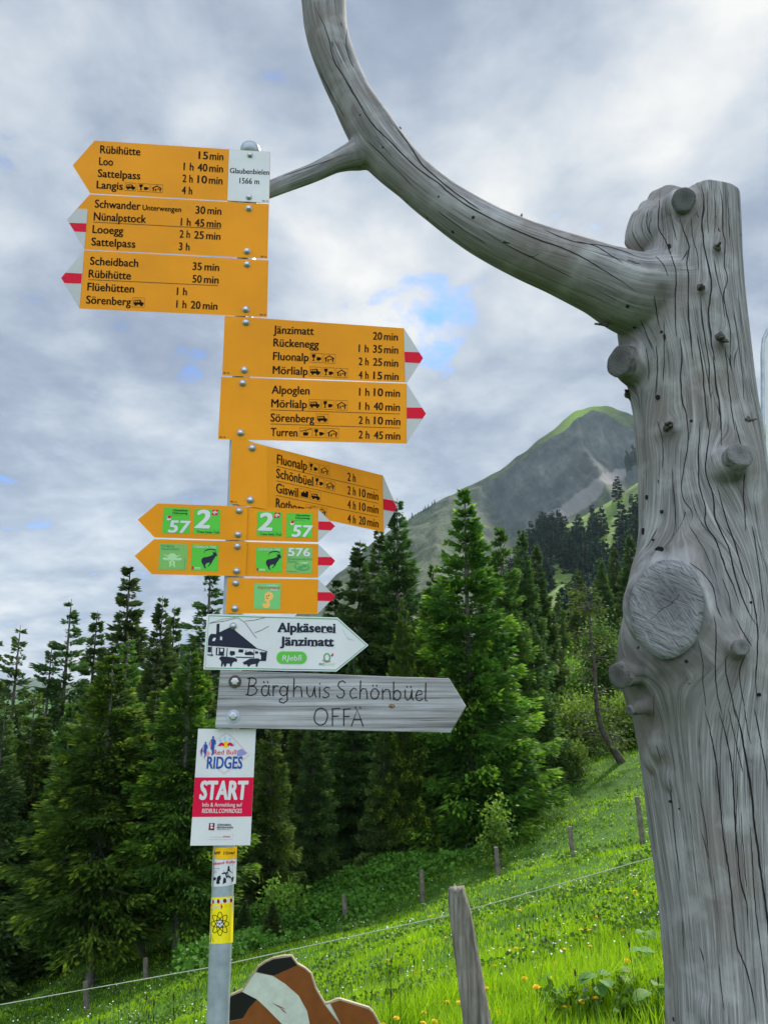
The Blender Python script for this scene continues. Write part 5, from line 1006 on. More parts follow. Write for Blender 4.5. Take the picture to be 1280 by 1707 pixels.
def place_tree(name, px, py, D, kind, rs_, label, group=None, rot=0, parts=True, cat='tree', zb=None):
    top_ = atD(px, py, D); z0 = gz1(top_.x, top_.y) if zb is None else zb; h = top_.z - z0; cr, tm, H = PROTO[kind]
    root = thing(name, (top_.x, top_.y, z0), label, cat, group); s = h / H; root.scale = (s * rs_, s * rs_, s); root.rotation_euler.z = rot
    for nm, me in (('crown', cr), ('trunk', tm)):
        o = bpy.data.objects.new(nm, me); COL.objects.link(o); o.parent = root
    return root
rs = random.Random(11)
NEAR = [  # px top, py top, range, kind, width, label
 (774, 815, 25.5, 'bright', 1.06, 'tall bright green spruce, the largest one, in front of the mountain'),
 (190, 1090, 21.5, 'lean', 1.15, 'spruce with bare grey lower trunk left of the START plate'),
 (318, 1085, 21.0, 'lean', 1.05, 'spruce with bare trunk just left of the signpost foot'),
 (262, 1150, 22.5, 'lean', 1.0, 'shorter spruce with hidden trunk between two bare-trunked spruces'),
 (35, 1042, 34, 'thin', 1.0, 'thin see-through spruce against the sky near the left edge of the photo'),
 (-6, 1062, 33, 'thin', 1.1, 'spruce cut by the left edge of the photo'),
 (120, 998, 36, 'thin', 1.1, 'tall thin spruce with open branches standing up against the low clouds'),
 (88, 1068, 36, 'thin', .95, 'shorter open spruce touching the tall thin one'),
 (163, 1018, 38, 'slim', 1.0, 'slim spruce between the tall thin one and the big pointed one'),
 (218, 942, 33, 'slim', 1.15, 'tallest pointed spruce of the forest left of the signpost'),
 (272, 992, 30, 'dense', .85, 'dark spruce with a bare spike top left of the signpost'),
 (292, 1010, 31, 'slim', .9, 'dark spruce close behind the spike-topped one'),
 (352, 935, 38, 'thin', 1.25, 'dark spruce with gappy branches half behind the small orange signs'),
 (215, 1060, 27, 'olive', .9, 'olive brown spruce below the tallest pointed spruce'),
 (60, 1150, 27, 'olive', 1.0, 'olive spruce low on the left with a broad crown'),
 (120, 1165, 25.5, 'olive', .85, 'olive spruce standing left of the bare-trunked spruces'),
 (10, 1180, 25, 'dense', 1.0, 'dark broad spruce filling the left edge of the forest'),
 (400, 1120, 25, 'bright', .8, 'spruce right behind the signpost, seen on both sides of the START plate'),
 (455, 1170, 23.5, 'olive', .8, 'spruce right of the START plate reaching down to the grass'),
 (525, 1165, 25.5, 'dense', .85, 'dark spruce under the wooden arrow board'),
 (600, 900, 31, 'dense', 1.15, 'dark spruce behind the small red-tipped signs'),
 (662, 830, 31.5, 'dense', 1.0, 'dark spruce with a thin spire behind the bent orange sign'),
 (632, 880, 34, 'dense', 1.0, 'dark spruce between the spire and the small signs'),
 (560, 965, 32, 'slim', 1.2, 'dark slim spruce directly right of the signpost'),
 (672, 995, 24.8, 'bright', .62, 'small bright spruce in front of the dark trees beside the big bright one'),
 (722, 940, 27.5, 'bright', .8, 'bright spruce joined to the left flank of the biggest one'),
 (833, 872, 30, 'olive', .95, 'green spruce just behind the right flank of the biggest one'),
 (868, 880, 36, 'dense', .85, 'dark slim spruce right of the big bright spruce'),
 (892, 905, 38, 'dense', .9, 'dark spruce at the right end of the dark row'),
 (640, 1190, 24.5, 'dense', 1.0, 'low dark spruce right below the tip of the wooden board'),
 (1268, 722, 42, 'dense', 1.0, 'dark spruce peeping out behind the dead trunk at the right edge'), (1300, 700, 40, 'dense', 1.0, 'dark spruce beyond the right edge behind the dead trunk'),
 (962, 948, 70, 'olive', 1.1, 'middle distance spruce left of the bent bare tree'), (1000, 928, 78, 'dense', 1.0, 'middle distance spruce above the bent bare tree'), (1022, 910, 84, 'dense', 1.0, 'middle distance spruce next to the dead trunk'),
 (1048, 890, 80, 'dense', 1.1, 'middle distance spruce partly hidden by the dead trunk'), (930, 985, 64, 'olive', .9, 'lower middle distance spruce beside the dark row'),
]
for px, py, D, kd, w_, lb in NEAR: place_tree('spruce_tree', px, py, D, kd, w_ * (1.18 if px < 600 else 1.06), lb, 'spruces at the edge of the meadow', rs.uniform(0, 6.28))
SKL = [(-260, 1150), (0, 1160), (80, 1140), (150, 1090), (220, 1050), (300, 1060), (420, 1010), (540, 1010), (600, 960), (680, 930), (760, 960), (860, 960), (900, 1020)]
for q in range(62):
    px = -240 + 1130 * (q + rs.uniform(.2, .8)) / 62; D = rs.uniform(27, 46); py = np.interp(px, *zip(*SKL)) + rs.uniform(10, 150)
    place_tree('spruce_tree', px, py, D, rs.choice(['dense', 'dense', 'slim', 'olive']), rs.uniform(1.0, 1.4), 'dark spruce in the thick of the forest behind the signs', 'spruces in the thick of the forest', rs.uniform(0, 6.28))
# wood on the hill below the mountain
hb_sky = lambda x: np.interp(x, *zip(*HSKY)); hb_base = lambda x: np.interp(x, [800, 900, 1060, 1600], [1120, 1130, 1150, 1180])
cr, tm, H = PROTO['far']; cnt = 0
while cnt < 240:
    px = rs.uniform(832, 1072); t = rs.uniform(0.0, .80) ** 1.1
    py = hb_sky(px) + (hb_base(px) - hb_sky(px)) * t; D = 480 - 390 * t ** 1.15
    if mnoise.noise((px * .018, py * .025, 3.3)) < -.16 or (px > 1030 and 780 < py < 835): continue
    p_ = atD(px, py, D); root = thing('spruce_tree', p_ - Vector((0, 0, .6)), 'far spruce in the wood on the hillside under the mountain', 'tree', 'far spruces on the hillside'); s = rs.uniform(1.2, 2.0) * (1 if D > 250 else .8); root.scale = (s * rs.uniform(.95, 1.35),) * 2 + (s,); root.rotation_euler.z = rs.uniform(0, 6.28)
    for nm, me in (('crown', cr), ('trunk', tm)): o = bpy.data.objects.new(nm, me); COL.objects.link(o); o.parent = root
    cnt += 1
for q in range(16):
    px = 668 + q * 4.6 + rs.uniform(-2, 2) if q < 13 else rs.uniform(1036, 1058); py = np.interp(px, *zip(*MSKY)) + 3 if q < 13 else rs.uniform(765, 785); D = 1495 if q < 13 else 1150
    root = thing('spruce_tree', atD(px, py, D) - Vector((0, 0, 2)), 'tiny far spruce standing on the ridge line of the mountain', 'tree', 'tiny spruces on the ridge'); s = rs.uniform(.7, 1.5) if q < 13 else rs.uniform(2, 3); root.scale = (s, s, s)
    for nm, me in (('crown', cr), ('trunk', tm)): o = bpy.data.objects.new(nm, me); COL.objects.link(o); o.parent = root
# the bent bare tree on the meadow's upper edge
bt_ = thing('bare_tree', atD(1038, 1276, 32), 'half dead tree with a bent dark trunk and bare side branches above the meadow', 'tree'); tb = MB(); pts = [(1042, 1282), (1030, 1262), (1014, 1238), (1002, 1215), (995, 1185), (992, 1150), (990, 1110), (985, 1070), (981, 1030), (978, 1000), (976, 975)]
P3 = [atD(a, b, 32) for a, b in pts]; rad = [.20, .15, .12, .105, .095, .08, .066, .052, .038, .022, .008]; tb.tube(P3, rad, 9); r2 = np.random.RandomState(4); PPs, DDs = [], []
for q in range(80):
    i = r2.randint(2, 10); f = r2.rand(); c = P3[i].lerp(P3[min(i + 1, 10)], f); az = r2.uniform(0, 6.28); L_ = r2.uniform(.5, 1.9) * (1.15 - i / 11) + .25; e = Vector((math.cos(az), math.sin(az), 0)); zz_ = r2.uniform(-.3, .15)
    pp = [c, c + e * L_ * .5 + Vector((0, 0, zz_ * L_ * .5)), c + e * L_ + Vector((0, 0, zz_ * L_ + .12 * L_))]; tb.tube(pp, [.018, .012, .004], 4, caps=False)
    for w_ in range(r2.randint(6, 30)): u = r2.uniform(.25, 1); qq = pp[0].lerp(pp[2], u); PPs.append(tuple(qq + Vector((r2.uniform(-.15, .15), r2.uniform(-.15, .15), -r2.uniform(0, .22))))); DDs.append((e.x + r2.normal() * .5, e.y + r2.normal() * .5, r2.normal() * .4 - .2))
M['barkdark'] = simple('dark_bark', (.085, .075, .062), .95, col2=(.04, .034, .028), scale=6, bump=.6, bscale=20); tb.build('trunk', [M['barkdark']], bt_, True)
V, Q, Tp = sprays(np.array(PPs), np.array(DDs), np.full(len(PPs), .17), np.full(len(PPs), .025), r2, r2.rand(len(PPs)) * .6); link('crown', npmesh('crown', V, Q, None, {'tip': Tp}), bt_, [M['leaf_olive']])
M['herbish'] = leafmat('leafy_green', (.045, .11, .020), (.080, .17, .028), (.15, .27, .04), .38)
def bush(name, px, py, D, w_, h, n_, lsz, label, cat, mat='broad', stems=7, seed=0):
    c = atD(px, py, D); z0 = gz1(c.x, c.y); zb = c.z if abs(c.z - z0) < 2.5 or D > 50 else z0; r2 = np.random.RandomState(seed + int(px)); root = thing(name, (c.x, c.y, min(zb, c.z)), label, cat, None); tb = MB(); b0 = Vector((c.x, c.y, min(zb, c.z)))
    P = []; 
    for q in range(stems):
        az = r2.uniform(0, 6.28); e = b0 + Vector((math.cos(az) * w_ * .35 * r2.rand(), math.sin(az) * w_ * .35 * r2.rand(), h * r2.uniform(.5, .95))); tb.tube([b0 - Vector((0, 0, .2)), b0.lerp(e, .5) + Vector((r2.normal() * .05 * w_, 0, 0)), e], [.03 * h / 2, .02 * h / 2, .005], 5, caps=False)
        m_ = n_ // stems; cl = np.array(e) + r2.normal(size=(m_, 3)) * np.array([w_ * .17, w_ * .17, h * .15]); P.append(cl)
        cl = np.array(b0.lerp(e, .55)) + r2.normal(size=(m_ // 2, 3)) * np.array([w_ * .2, w_ * .2, h * .16]); P.append(cl)
    P = np.concatenate(P); tb.build('stems', [M['barkgrey']], root, True); D_ = r2.normal(size=P.shape) + np.array([0, 0, .3])
    V, Q, Tp = sprays(P, D_, lsz * (.6 + .8 * r2.rand(len(P))), lsz * .36 * (.7 + .6 * r2.rand(len(P))), r2, np.clip((P[:, 2] - b0.z) / h, 0, 1) * r2.rand(len(P))); link('foliage', npmesh('foliage', V, Q, None, {'tip': Tp}), root, [M[mat]])
    return root
bush('broadleaf_tree', 1018, 1190, 46, 2.6, 4.4, 6500, .15, 'light green leafy tree rising behind the bent bare tree', 'tree', 'herbish', stems=9)
bush('shrub', 940, 1318, 31, 1.7, 1.5, 3500, .11, 'dark-stemmed green shrub at the top edge of the meadow', 'shrub', 'leaf_olive')
bush('shrub', 975, 1268, 36, 3.4, 2.4, 6500, .13, 'pale green rounded shrub left of the bent bare tree', 'shrub', stems=11)
bush('shrub', 915, 1262, 39, 3.0, 2.6, 6000, .14, 'pale green shrub beside the right flank of the biggest spruce', 'shrub', stems=10)
bush('shrub', 1052, 1255, 36, 2.6, 2.2, 5000, .12, 'light shrub right behind the foot of the bent bare tree', 'shrub', stems=9)
bush('shrub', 960, 1205, 50, 5.0, 3.2, 8000, .2, 'mid green shrub uphill behind the pale shrubs', 'shrub', stems=12)
bush('sapling', 834, 1462, 21.5, .8, 1.7, 700, .10, 'young pale leafed sapling behind the middle fence posts', 'sapling', stems=5)
bush('sapling', 476, 1552, 21, 1.3, 1.0, 1200, .11, 'low leafy sapling at the foot of the forest right of the post', 'sapling', stems=6)
for (px, py, D, hh) in ((455, 1580, 19.5, 1.3), (520, 1560, 20.5, .8), (410, 1560, 21, 1.0)):
    c = atD(px, py, D); root = place_tree('young_spruce', px, py - hh * 60, D, 'dense', 2.2, {455: 'low spreading young spruce right of the pole', 520: 'small young spruce thicket farthest from the pole', 410: 'young spruce mostly hidden behind the pole'}[px], 'low young spruces', px)

# ================================================================== MEADOW
FB = [(-400, 29), (0, 28), (190, 26), (330, 24), (450, 23.5), (560, 23.5), (680, 24.5), (800, 27), (870, 32), (910, 46), (1060, 56), (1700, 60)]
def meadow(n_, lo, hi, rs_):
    """points on the meadow, thinning out with distance"""
    px = rs_.uniform(-330, 1560, n_); D = np.exp(rs_.uniform(math.log(lo), math.log(hi), n_)); az = np.arctan((px - CX) / F / .98); x = D * np.sin(az); y = D * np.cos(az)
    ok = (D < np.interp(px, *zip(*FB)) + rs_.normal(size=n_) * .7) & (y > 2.6); return x[ok], y[ok], D[ok]
def fbm(x, y, s):
    return (np.sin(x * s + 1.7 * np.sin(y * s * .8 + .6)) + np.sin(y * s * 1.13 + 1.9 * np.sin(x * s * .7 + 2)) + .6 * np.sin((x + y) * s * 2.1 + 2 * np.sin((x - y) * s * 1.3)) + .5 * np.sin(x * s * 4.3 + y * s * 3.1 + 2 * np.sin(y * s * 3.7))) / 3.1
m, k = newmat('grass_blade'); tn = k('ShaderNodeAttribute', attribute_name='tone').outputs['Fac']; hh_ = k('ShaderNodeAttribute', attribute_name='up').outputs['Fac']
c = k.ramp(tn, [(.0, (.025, .09, .010)), (.35, (.075, .20, .010)), (.65, (.24, .46, .006)), (1.0, (.40, .60, .008))]); c = k.mix(k.math('MULTIPLY', hh_, .25), c, (.36, .52, .025))
p = k('ShaderNodeBsdfPrincipled', i_Base_Color=c, i_Roughness=.5); p.inputs['Specular IOR Level'].default_value = .3; t_ = k('ShaderNodeBsdfTranslucent', i_Color=c); mx = k('ShaderNodeMixShader', i_0=.42, i_1=p.outputs[0], i_2=t_.outputs[0]); k.l.new(mx.outputs[0], k.out.inputs[0]); M['grass'] = m
def blades(name, x, y, D, h, wd, tone, rs_, lean=.5):
    n_ = len(x); z = gz(x, y) - .02; az = rs_.uniform(0, 6.28, n_); face = rs_.uniform(0, 6.28, n_); B = np.stack([x, y, z], 1); ld = np.stack([np.cos(az), np.sin(az), np.zeros(n_)], 1) * (h * lean * rs_.rand(n_))[:, None]; sd_ = np.stack([np.cos(face), np.sin(face), np.zeros(n_)], 1) * wd[:, None]
    up = np.zeros((n_, 3)); up[:, 2] = h; Mi = B + up * .55 + ld * .3; Tp = B + up * (1 - .18 * rs_.rand(n_))[:, None] + ld
    V = np.stack([B - sd_, B + sd_, Mi + sd_ * .8, Mi - sd_ * .8, Tp], 1).reshape(-1, 3); i = np.arange(n_)[:, None] * 5
    o = link(name, npmesh(name, V, i + np.array([[0, 1, 2, 3]]), i + np.array([[3, 2, 4]]), {'tone': np.repeat(tone, 5), 'up': np.tile([0, 0, .5, .5, 1], n_)}), None, [M['grass']]); return o
g = np.random.RandomState(21)
x, y, D = meadow(620000, 3.0, 60, g); cl = fbm(x, y, 1.6); cl2 = fbm(x + 9, y - 4, 4.2)
keep = g.rand(len(x)) < np.clip(.75 + .5 * cl2, .25, 1); x, y, D, cl, cl2 = x[keep], y[keep], D[keep], cl[keep], cl2[keep]
sc_ = np.clip(D / 9, .75, 3.2); tall = np.clip(1.35 - (D - 4) / 8, .45, 1.3)
tuft = np.clip(fbm(x * 1.3 - 7, y * 1.3 + 3, 6.5), -.6, 1); h = (.09 + .12 * g.rand(len(x)) + .12 * np.clip(cl2, -.3, 1) + .11 * tuft) * tall * .78 * np.clip(.9 + .4 * cl, .5, 1.4) + .03; wd = .0034 * sc_ * (.7 + .7 * g.rand(len(x)))
tone = np.clip(.56 + .16 * tuft + .22 * cl + .20 * fbm(x - 3, y + 8, 3.1) + .24 * g.normal(size=len(x)), 0, 1)
o = blades('meadow_grass', x, y, D, h, wd, tone, g); tag(o, 'lush green meadow grass with taller tufts', 'grass', kind='stuff')
# broad leaves low in the sward
x, y, D = meadow(90000, 4.0, 30, g); pt = fbm(x * 1.2 + 5, y * 1.2, 1.9); kk_ = pt > .22; x, y, D = x[kk_], y[kk_], D[kk_]; P = np.stack([x, y, gz(x, y) + .04 + .14 * g.rand(len(x))], 1); Dd = g.normal(size=P.shape); Dd[:, 2] = .25 + .4 * g.rand(len(x)); sz = (.032 + .04 * g.rand(len(x))) * np.clip(D / 12, .8, 1.8)
V, Q, Tp = sprays(P, Dd, sz, sz * .33, g, g.rand(len(x)) * .5); M['herb'] = leafmat('meadow_herb', (.045, .13, .012), (.075, .19, .016), (.13, .26, .025), .35)
o = link('meadow_herbs', npmesh('meadow_herbs', V, Q, None, {'tip': Tp}), None, [M['herb']]); tag(o, 'patches of darker broad leaved herbs in the meadow', 'herbs', kind='stuff')
# undergrowth along the foot of the forest
n_ = 34000; px = g.uniform(330, 860, n_); D = np.interp(px, *zip(*FB)) + g.normal(size=n_) * 1.3 - 1.2; D = D - np.interp(px, [330, 450, 560], [2.5, 1.3, 0]); az = np.arctan((px - CX) / F / .98); x = D * np.sin(az); y = D * np.cos(az); P = np.stack([x, y, gz(x, y) + .08 + .38 * g.rand(n_) * np.clip(.6 + fbm(x, y, 1.4), .2, 1.3)], 1)
Dd = g.normal(size=P.shape); Dd[:, 2] = .1 + .35 * g.rand(n_); sz = .07 + .08 * g.rand(n_); V, Q, Tp = sprays(P, Dd, sz, sz * .40, g, g.rand(n_) * .6)
o = link('undergrowth', npmesh('undergrowth', V, Q, None, {'tip': Tp}), None, [M['herb']]); tag(o, 'lush broad leaved undergrowth along the foot of the spruces', 'undergrowth', kind='stuff')
# white flowers
x, y, D = meadow(6000, 5.0, 36, g); kk_ = (fbm(x, y, 2.3) + .5 * g.normal(size=len(x))) > .50; x, y, D = x[kk_], y[kk_], D[kk_]; P = np.stack([x, y, gz(x, y) + .12 + .14 * g.rand(len(x))], 1); n_ = len(x); r_ = (.004 + .005 * g.rand(n_)) * np.clip(D / 10, .9, 1.6); ang = np.arange(5) * 2 * math.pi / 5
V = (P[:, None, :] + np.stack([np.cos(ang), np.sin(ang) * .75, np.sin(ang) * .45], 1)[None] * r_[:, None, None]); V = np.concatenate([V, P[:, None, :] + np.array([0, 0, .004])], 1).reshape(-1, 3); i = np.arange(n_)[:, None, None] * 6; T = (i + np.array([[0, 1, 5], [1, 2, 5], [2, 3, 5], [3, 4, 5], [4, 0, 5]])[None]).reshape(-1, 3)
M['petal'] = simple('white_petal', (.75, .76, .72), .6, var=.03); o = link('white_flowers', npmesh('white_flowers', V, None, T), None, [M['petal']]); tag(o, 'sprinkle of tiny white meadow flowers', 'flowers', kind='stuff')
# dark seed heads on stalks
x, y, D = meadow(900, 3.4, 9, g); mb = MB()
for a, b_ in list(zip(x, y))[:170]:
    z = gz1(a, b_); hq = g.uniform(.22, .42); dx, dy = g.normal() * .04, g.normal() * .04; mb.tube([(a, b_, z), (a + dx, b_ + dy, z + hq)], [.0016, .0012], 4); mb.tube([(a + dx, b_ + dy, z + hq), (a + dx, b_ + dy, z + hq + .014), (a + dx, b_ + dy, z + hq + .03)], [.003, .0048, .001], 6, 1)
M['seed'] = simple('seed_head', (.045, .032, .018), .9); o = mb.build('grass_seed_heads', [M['grass'], M['seed']]); tag(o, 'thin stalks with dark seed heads above the grass', 'seed heads', kind='stuff')
# dandelions, each its own
M['dandelion'] = simple('dandelion_yellow', (.86, .56, .012), .6, var=.06, scale=200); M['stem'] = simple('flower_stem', (.12, .22, .04), .6)
def dandelion(sz):
    mb = MB(); mb.tube([(0, 0, -.03), (.004, .002, .10), (.0, .0, .20)], [.0022, .002, .0018], 6)
    for ring_, (r_, up_, n_) in enumerate(((.021, -.001, 16), (.016, .004, 13), (.010, .008, 9))):
        for q in range(n_):
            t = 2 * math.pi * (q + .4 * ring_) / n_; c_, s_ = math.cos(t), math.sin(t); w_ = .0042; mb.face([(0 - s_ * .001, c_ * .001, .201 + up_ * .5), (c_ * r_ * .9 - s_ * w_, s_ * r_ * .9 + c_ * w_, .204 + up_), (c_ * r_ * 1.05, s_ * r_ * 1.05, .203 + up_), (c_ * r_ * .9 + s_ * w_, s_ * r_ * .9 - c_ * w_, .204 + up_)], 1)
    return mb.mesh('dandelion')
dme = dandelion(1); dme.materials.append(M['stem']); dme.materials.append(M['dandelion']); rsd = random.Random(31)
SPOT = [(1135, 0)]; spots = [(920, 1450), (918, 1465), (1016, 1480), (1065, 1478), (1072, 1484), (1070, 1513), (1077, 1512), (990, 1522), (974, 1545), (981, 1543), (996, 1546), (985, 1575), (941, 1586), (928, 1617), (876, 1628), (910, 1627), (914, 1629), (999, 1617), (903, 1420), (846, 1507), (1064, 1420), (872, 1646), (827, 1635), (824, 1647), (838, 1686), (842, 1690), (1005, 1674), (1006, 1690),
        (704, 1665), (712, 1680), (735, 1672), (690, 1688), (700, 1694), (660, 1690), (640, 1698), (648, 1700), (655, 1672), (745, 1670), (742, 1555), (760, 1690), (1000, 1640), (995, 1642), (1030, 1600), (1050, 1550), (890, 1560), (830, 1580), (900, 1660), (930, 1680), (960, 1650), (850, 1700)]
def cast(px, py):
    d = ray(px, py)
    for t in np.geomspace(3, 46, 900):
        q = EYE + d * (t / math.hypot(d.x, d.y))
        if q.z < gz1(q.x, q.y) + .17: return q
    return None
fl = [q for q in (cast(*s_) for s_ in spots) if q is not None]
x, y, D = meadow(420, 5, 34, g)
fl += [Vector((a, b_, gz1(a, b_))) for a, b_, d_ in zip(x, y, D) if a > -1 + .05 * b_][:80]
for q in fl:
    z = gz1(q.x, q.y); o = bpy.data.objects.new('dandelion', dme); COL.objects.link(o); dd = math.hypot(q.x, q.y); s = rsd.uniform(.75, 1.05) * (.85 if dd < 12 else 1.0); o.location = (q.x, q.y, z); o.scale = (s, s, rsd.uniform(.8, 1.3) * s); o.rotation_euler = (rsd.uniform(-.45, .1), rsd.uniform(-.3, .3), rsd.uniform(0, 6.28))
    tag(o, 'yellow dandelion flower on its stem in the green meadow', 'dandelion', 'dandelions in the meadow')
# broad-leaved docks beside the trunk
M['dock'] = leafmat('dock_leaf', (.075, .19, .030), (.11, .25, .04), (.20, .34, .09), .4)
def dock(px, py, D, n_, r_, label):
    c = atD(px, py, D); z = gz1(c.x, c.y); root = thing('dock_plant', (c.x, c.y, z), label, 'plant', 'broad leaved plants by the dead trunk'); r2 = random.Random(px); V = []; F_ = []; mb = MB()
    for q in range(n_):
        az = r2.uniform(0, 6.28); rad = Vector((math.cos(az), math.sin(az), 0)); sid = Vector((-rad.y, rad.x, 0)); hh = r2.uniform(.10, .23); b0 = Vector((c.x, c.y, z)); e = b0 + rad * r_ * r2.uniform(.2, .9) + Vector((0, 0, hh)); mb.tube([b0, b0.lerp(e, .6) + Vector((0, 0, .03)), e], [.004, .003, .0025], 5); L_ = r_ * r2.uniform(.9, 1.5); tilt = r2.uniform(-.3, .35); i = len(V); nu, nv_ = 7, 4
        for a in range(nu + 1):
            for b_ in range(-nv_, nv_ + 1):
                u = a / nu; w_ = L_ * .48 * (math.sin(math.pi * min(1, u * .93 + .07)) ** .6); v_ = b_ / nv_
                V.append(tuple(e + rad * (u * L_ - .2 * L_) + sid * v_ * w_ + Vector((0, 0, tilt * L_ * u - .35 * L_ * u * u + .22 * w_ * abs(v_) + .05 * w_ * math.sin(u * 18 + b_) * abs(v_)))))
        W_ = 2 * nv_ + 1
        for a in range(nu):
            for b_ in range(2 * nv_): F_.append((i + a * W_ + b_, i + a * W_ + b_ + 1, i + (a + 1) * W_ + b_ + 1, i + (a + 1) * W_ + b_))
    me = bpy.data.meshes.new('leaves'); me.from_pydata(V, [], F_); at = me.attributes.new('tip', 'FLOAT', 'POINT'); at.data.foreach_set('value', [r2.random() * .6 for _ in V]); me.polygons.foreach_set('use_smooth', [True] * len(F_)); me.update(); link('leaves', me, root, [M['dock']]); mb.build('stems', [M['stem']], root)
for q in ((1052, 1745, 4.3, 7, .07, 'broad leaved plant with a pale folded leaf left of the dead trunk'), (1095, 1690, 4.9, 8, .075, 'broad leaved plant half behind the dead trunk'), (1000, 1785, 4.2, 6, .07, 'broad leaved plant low at the bottom edge'), (1100, 1770, 4.0, 7, .075, 'broad leaved plant right at the foot of the dead trunk'), (925, 1785, 4.4, 5, .06, 'broad leaved plant furthest from the dead trunk'), (1080, 1630, 5.6, 4, .06, 'small pale broad leaved plant farther up the bank')): dock(*q)

# ================================================================== FENCE, COW BOARD, HAZE
M['post'] = simple('fence_wood', (.19, .165, .125), .9, col2=(.085, .075, .06), scale=9, bump=.8, bscale=60); M['rope'] = simple('fence_rope', (.42, .45, .36), .7, var=.1)
m, k = newmat('post_wood'); pos = k('ShaderNodeNewGeometry').outputs['Position']; mp = k('ShaderNodeMapping', i_Vector=pos); mp.inputs['Scale'].default_value = (70, 70, 3); mp.inputs['Rotation'].default_value = (0, R(-9), 0)
n1 = k('ShaderNodeTexNoise', i_Vector=mp.outputs[0], i_Scale=1.0, i_Detail=6.0, i_Roughness=.6).outputs[0]; n2 = k('ShaderNodeTexNoise', i_Vector=pos, i_Scale=14.0, i_Detail=5.0).outputs[0]
c = k.ramp(n1, [(.32, (.035, .030, .024)), (.46, (.15, .13, .105)), (.62, (.26, .235, .20)), (.75, (.36, .34, .31))]); c = k.mix(k.ramp(n2, [(.45, 0.0), (.7, .6)]), c, (.10, .105, .075)); p = k('ShaderNodeBsdfPrincipled', i_Base_Color=c, i_Roughness=.9); b = k('ShaderNodeBump', i_Strength=.9, i_Distance=.006, i_Height=n1); k.l.new(b.outputs[0], p.inputs['Normal']); k.l.new(p.outputs[0], k.out.inputs[0]); M['nearpost'] = m
def post_near():
    Y = 3.0; a = atY(761, 1484, Y); b_ = atY(796, 1712, Y); d = (b_ - a) / (b_.z - a.z); zb = gz1(b_.x, Y) - .3; foot = a + d * (zb - a.z); V0 = MB(); rs_ = random.Random(8); seg_ = 22; n_ = 26; ra = 17.5 * pxsize(1490, Y); rb = 24 * pxsize(1700, Y); i = 0
    for kq in range(n_ + 1):
        f = kq / n_; c = a.lerp(foot, f); r_ = ra + (rb - ra) * min(1, f * (a.z - zb) / (a.z - b_.z)); r_ *= (.80 if kq == 0 else .95 if kq == 1 else 1)
        for j in range(seg_):
            t = 2 * math.pi * j / seg_; q = r_ * (1 + .05 * mnoise.noise((math.cos(t) * 1.5, math.sin(t) * 1.5, f * 3)) + .03 * math.sin(7 * t + 2)); V0.v.append((c.x + q * math.cos(t), c.y + q * math.sin(t), c.z + (rs_.uniform(-.008, .016) if kq < 1 else 0)))
    for kq in range(n_):
        for j in range(seg_): V0.f.append((kq * seg_ + j, (kq + 1) * seg_ + j, (kq + 1) * seg_ + (j + 1) % seg_, kq * seg_ + (j + 1) % seg_)); V0.m.append(0)
    ci = len(V0.v); V0.v.append(tuple(a + Vector((0, 0, .012))))
    for j in range(seg_): V0.f.append((ci, j, (j + 1) % seg_)); V0.m.append(0)
    o = V0.build('fence_post', [M['nearpost']], None, True); tag(o, 'thick leaning grey wooden fence post with a chipped top, the nearest one', 'fence post')
post_near()
for q, (x0, y0, x1, y1, D, lb) in enumerate(((1061, 1328, 1069, 1388, 20, 'leaning weathered fence post highest up the meadow beside the dead trunk'), (949, 1378, 956, 1440, 20, 'fence post between the highest one and the sapling'), (826, 1412, 832, 1476, 20, 'fence post standing at the pale sapling'), (702, 1450, 705, 1514, 20, 'dark fence post below the big bright spruce'),
        (573, 1492, 577, 1552, 20, 'fence post in the shade between the spruce and the pole'), (470, 1520, 471, 1560, 21, 'fence post beside the low young spruces'), (243, 1597, 244, 1650, 19.5, 'pale fence post at the foot of the bare-trunked spruces'), (143, 1636, 145, 1690, 18.5, 'fence post nearest the dark forest corner, left of the others'), (333, 1585, 334, 1630, 20.2, 'short fence post left of the pole'))):
    if q == 8: continue
    a = atD(x0, y0, D); b_ = atD(x1, y1, D); zz_ = gz1(b_.x, b_.y); mb = MB(); rq = random.Random(q); mb.tube([a, a.lerp(b_, .5), b_, Vector((b_.x, b_.y, min(zz_, b_.z) - .3))], [.052, .06, .062, .062], 9, jit=.08, rng=rq)
    o = mb.build('fence_post', [M['post']]); tag(o, lb, 'fence post', 'fence posts across the meadow')
mb = MB(); wp = [(-700, 1811, 3.6), (0, 1675, 3.28), (365, 1610, 3.16), (760, 1523, 3.06), (1085, 1430, 2.98), (1500, 1311, 2.9)]; W3 = [atY(*q) for q in wp]; mb.tube(W3, [.0015] * len(W3), 6); o = mb.build('fence_wire', [M['rope']], None, True); tag(o, 'pale fence wire running across behind the signpost', 'fence wire')
cw = thing('cow_board', (atY(500, 1700, 3.3).x, 3.3, gz1(-.3, 3.3)), 'cut-out wooden cow board painted brown, black and white beside the signpost', 'cow board')
zc = lambda a, b_, off=0.0: atY(370 + a / 1.7534, 1250 + b_ / 1.7534, 3.3) + Vector((0, -off, 0))
OUTL = [(-60, 790), (-10, 735), (28, 712), (62, 697), (85, 660), (105, 630), (128, 615), (150, 605), (180, 599), (205, 598), (222, 622), (245, 635), (262, 650), (270, 672), (276, 692), (290, 718), (302, 737), (318, 733), (332, 726), (345, 724), (380, 735), (430, 750), (442, 762), (452, 778), (464, 803), (478, 840), (474, 880), (440, 902), (395, 895), (352, 868), (335, 900), (325, 1075), (272, 1075), (266, 945), (60, 950), (52, 1075), (0, 1075), (-20, 930), (-70, 850)]
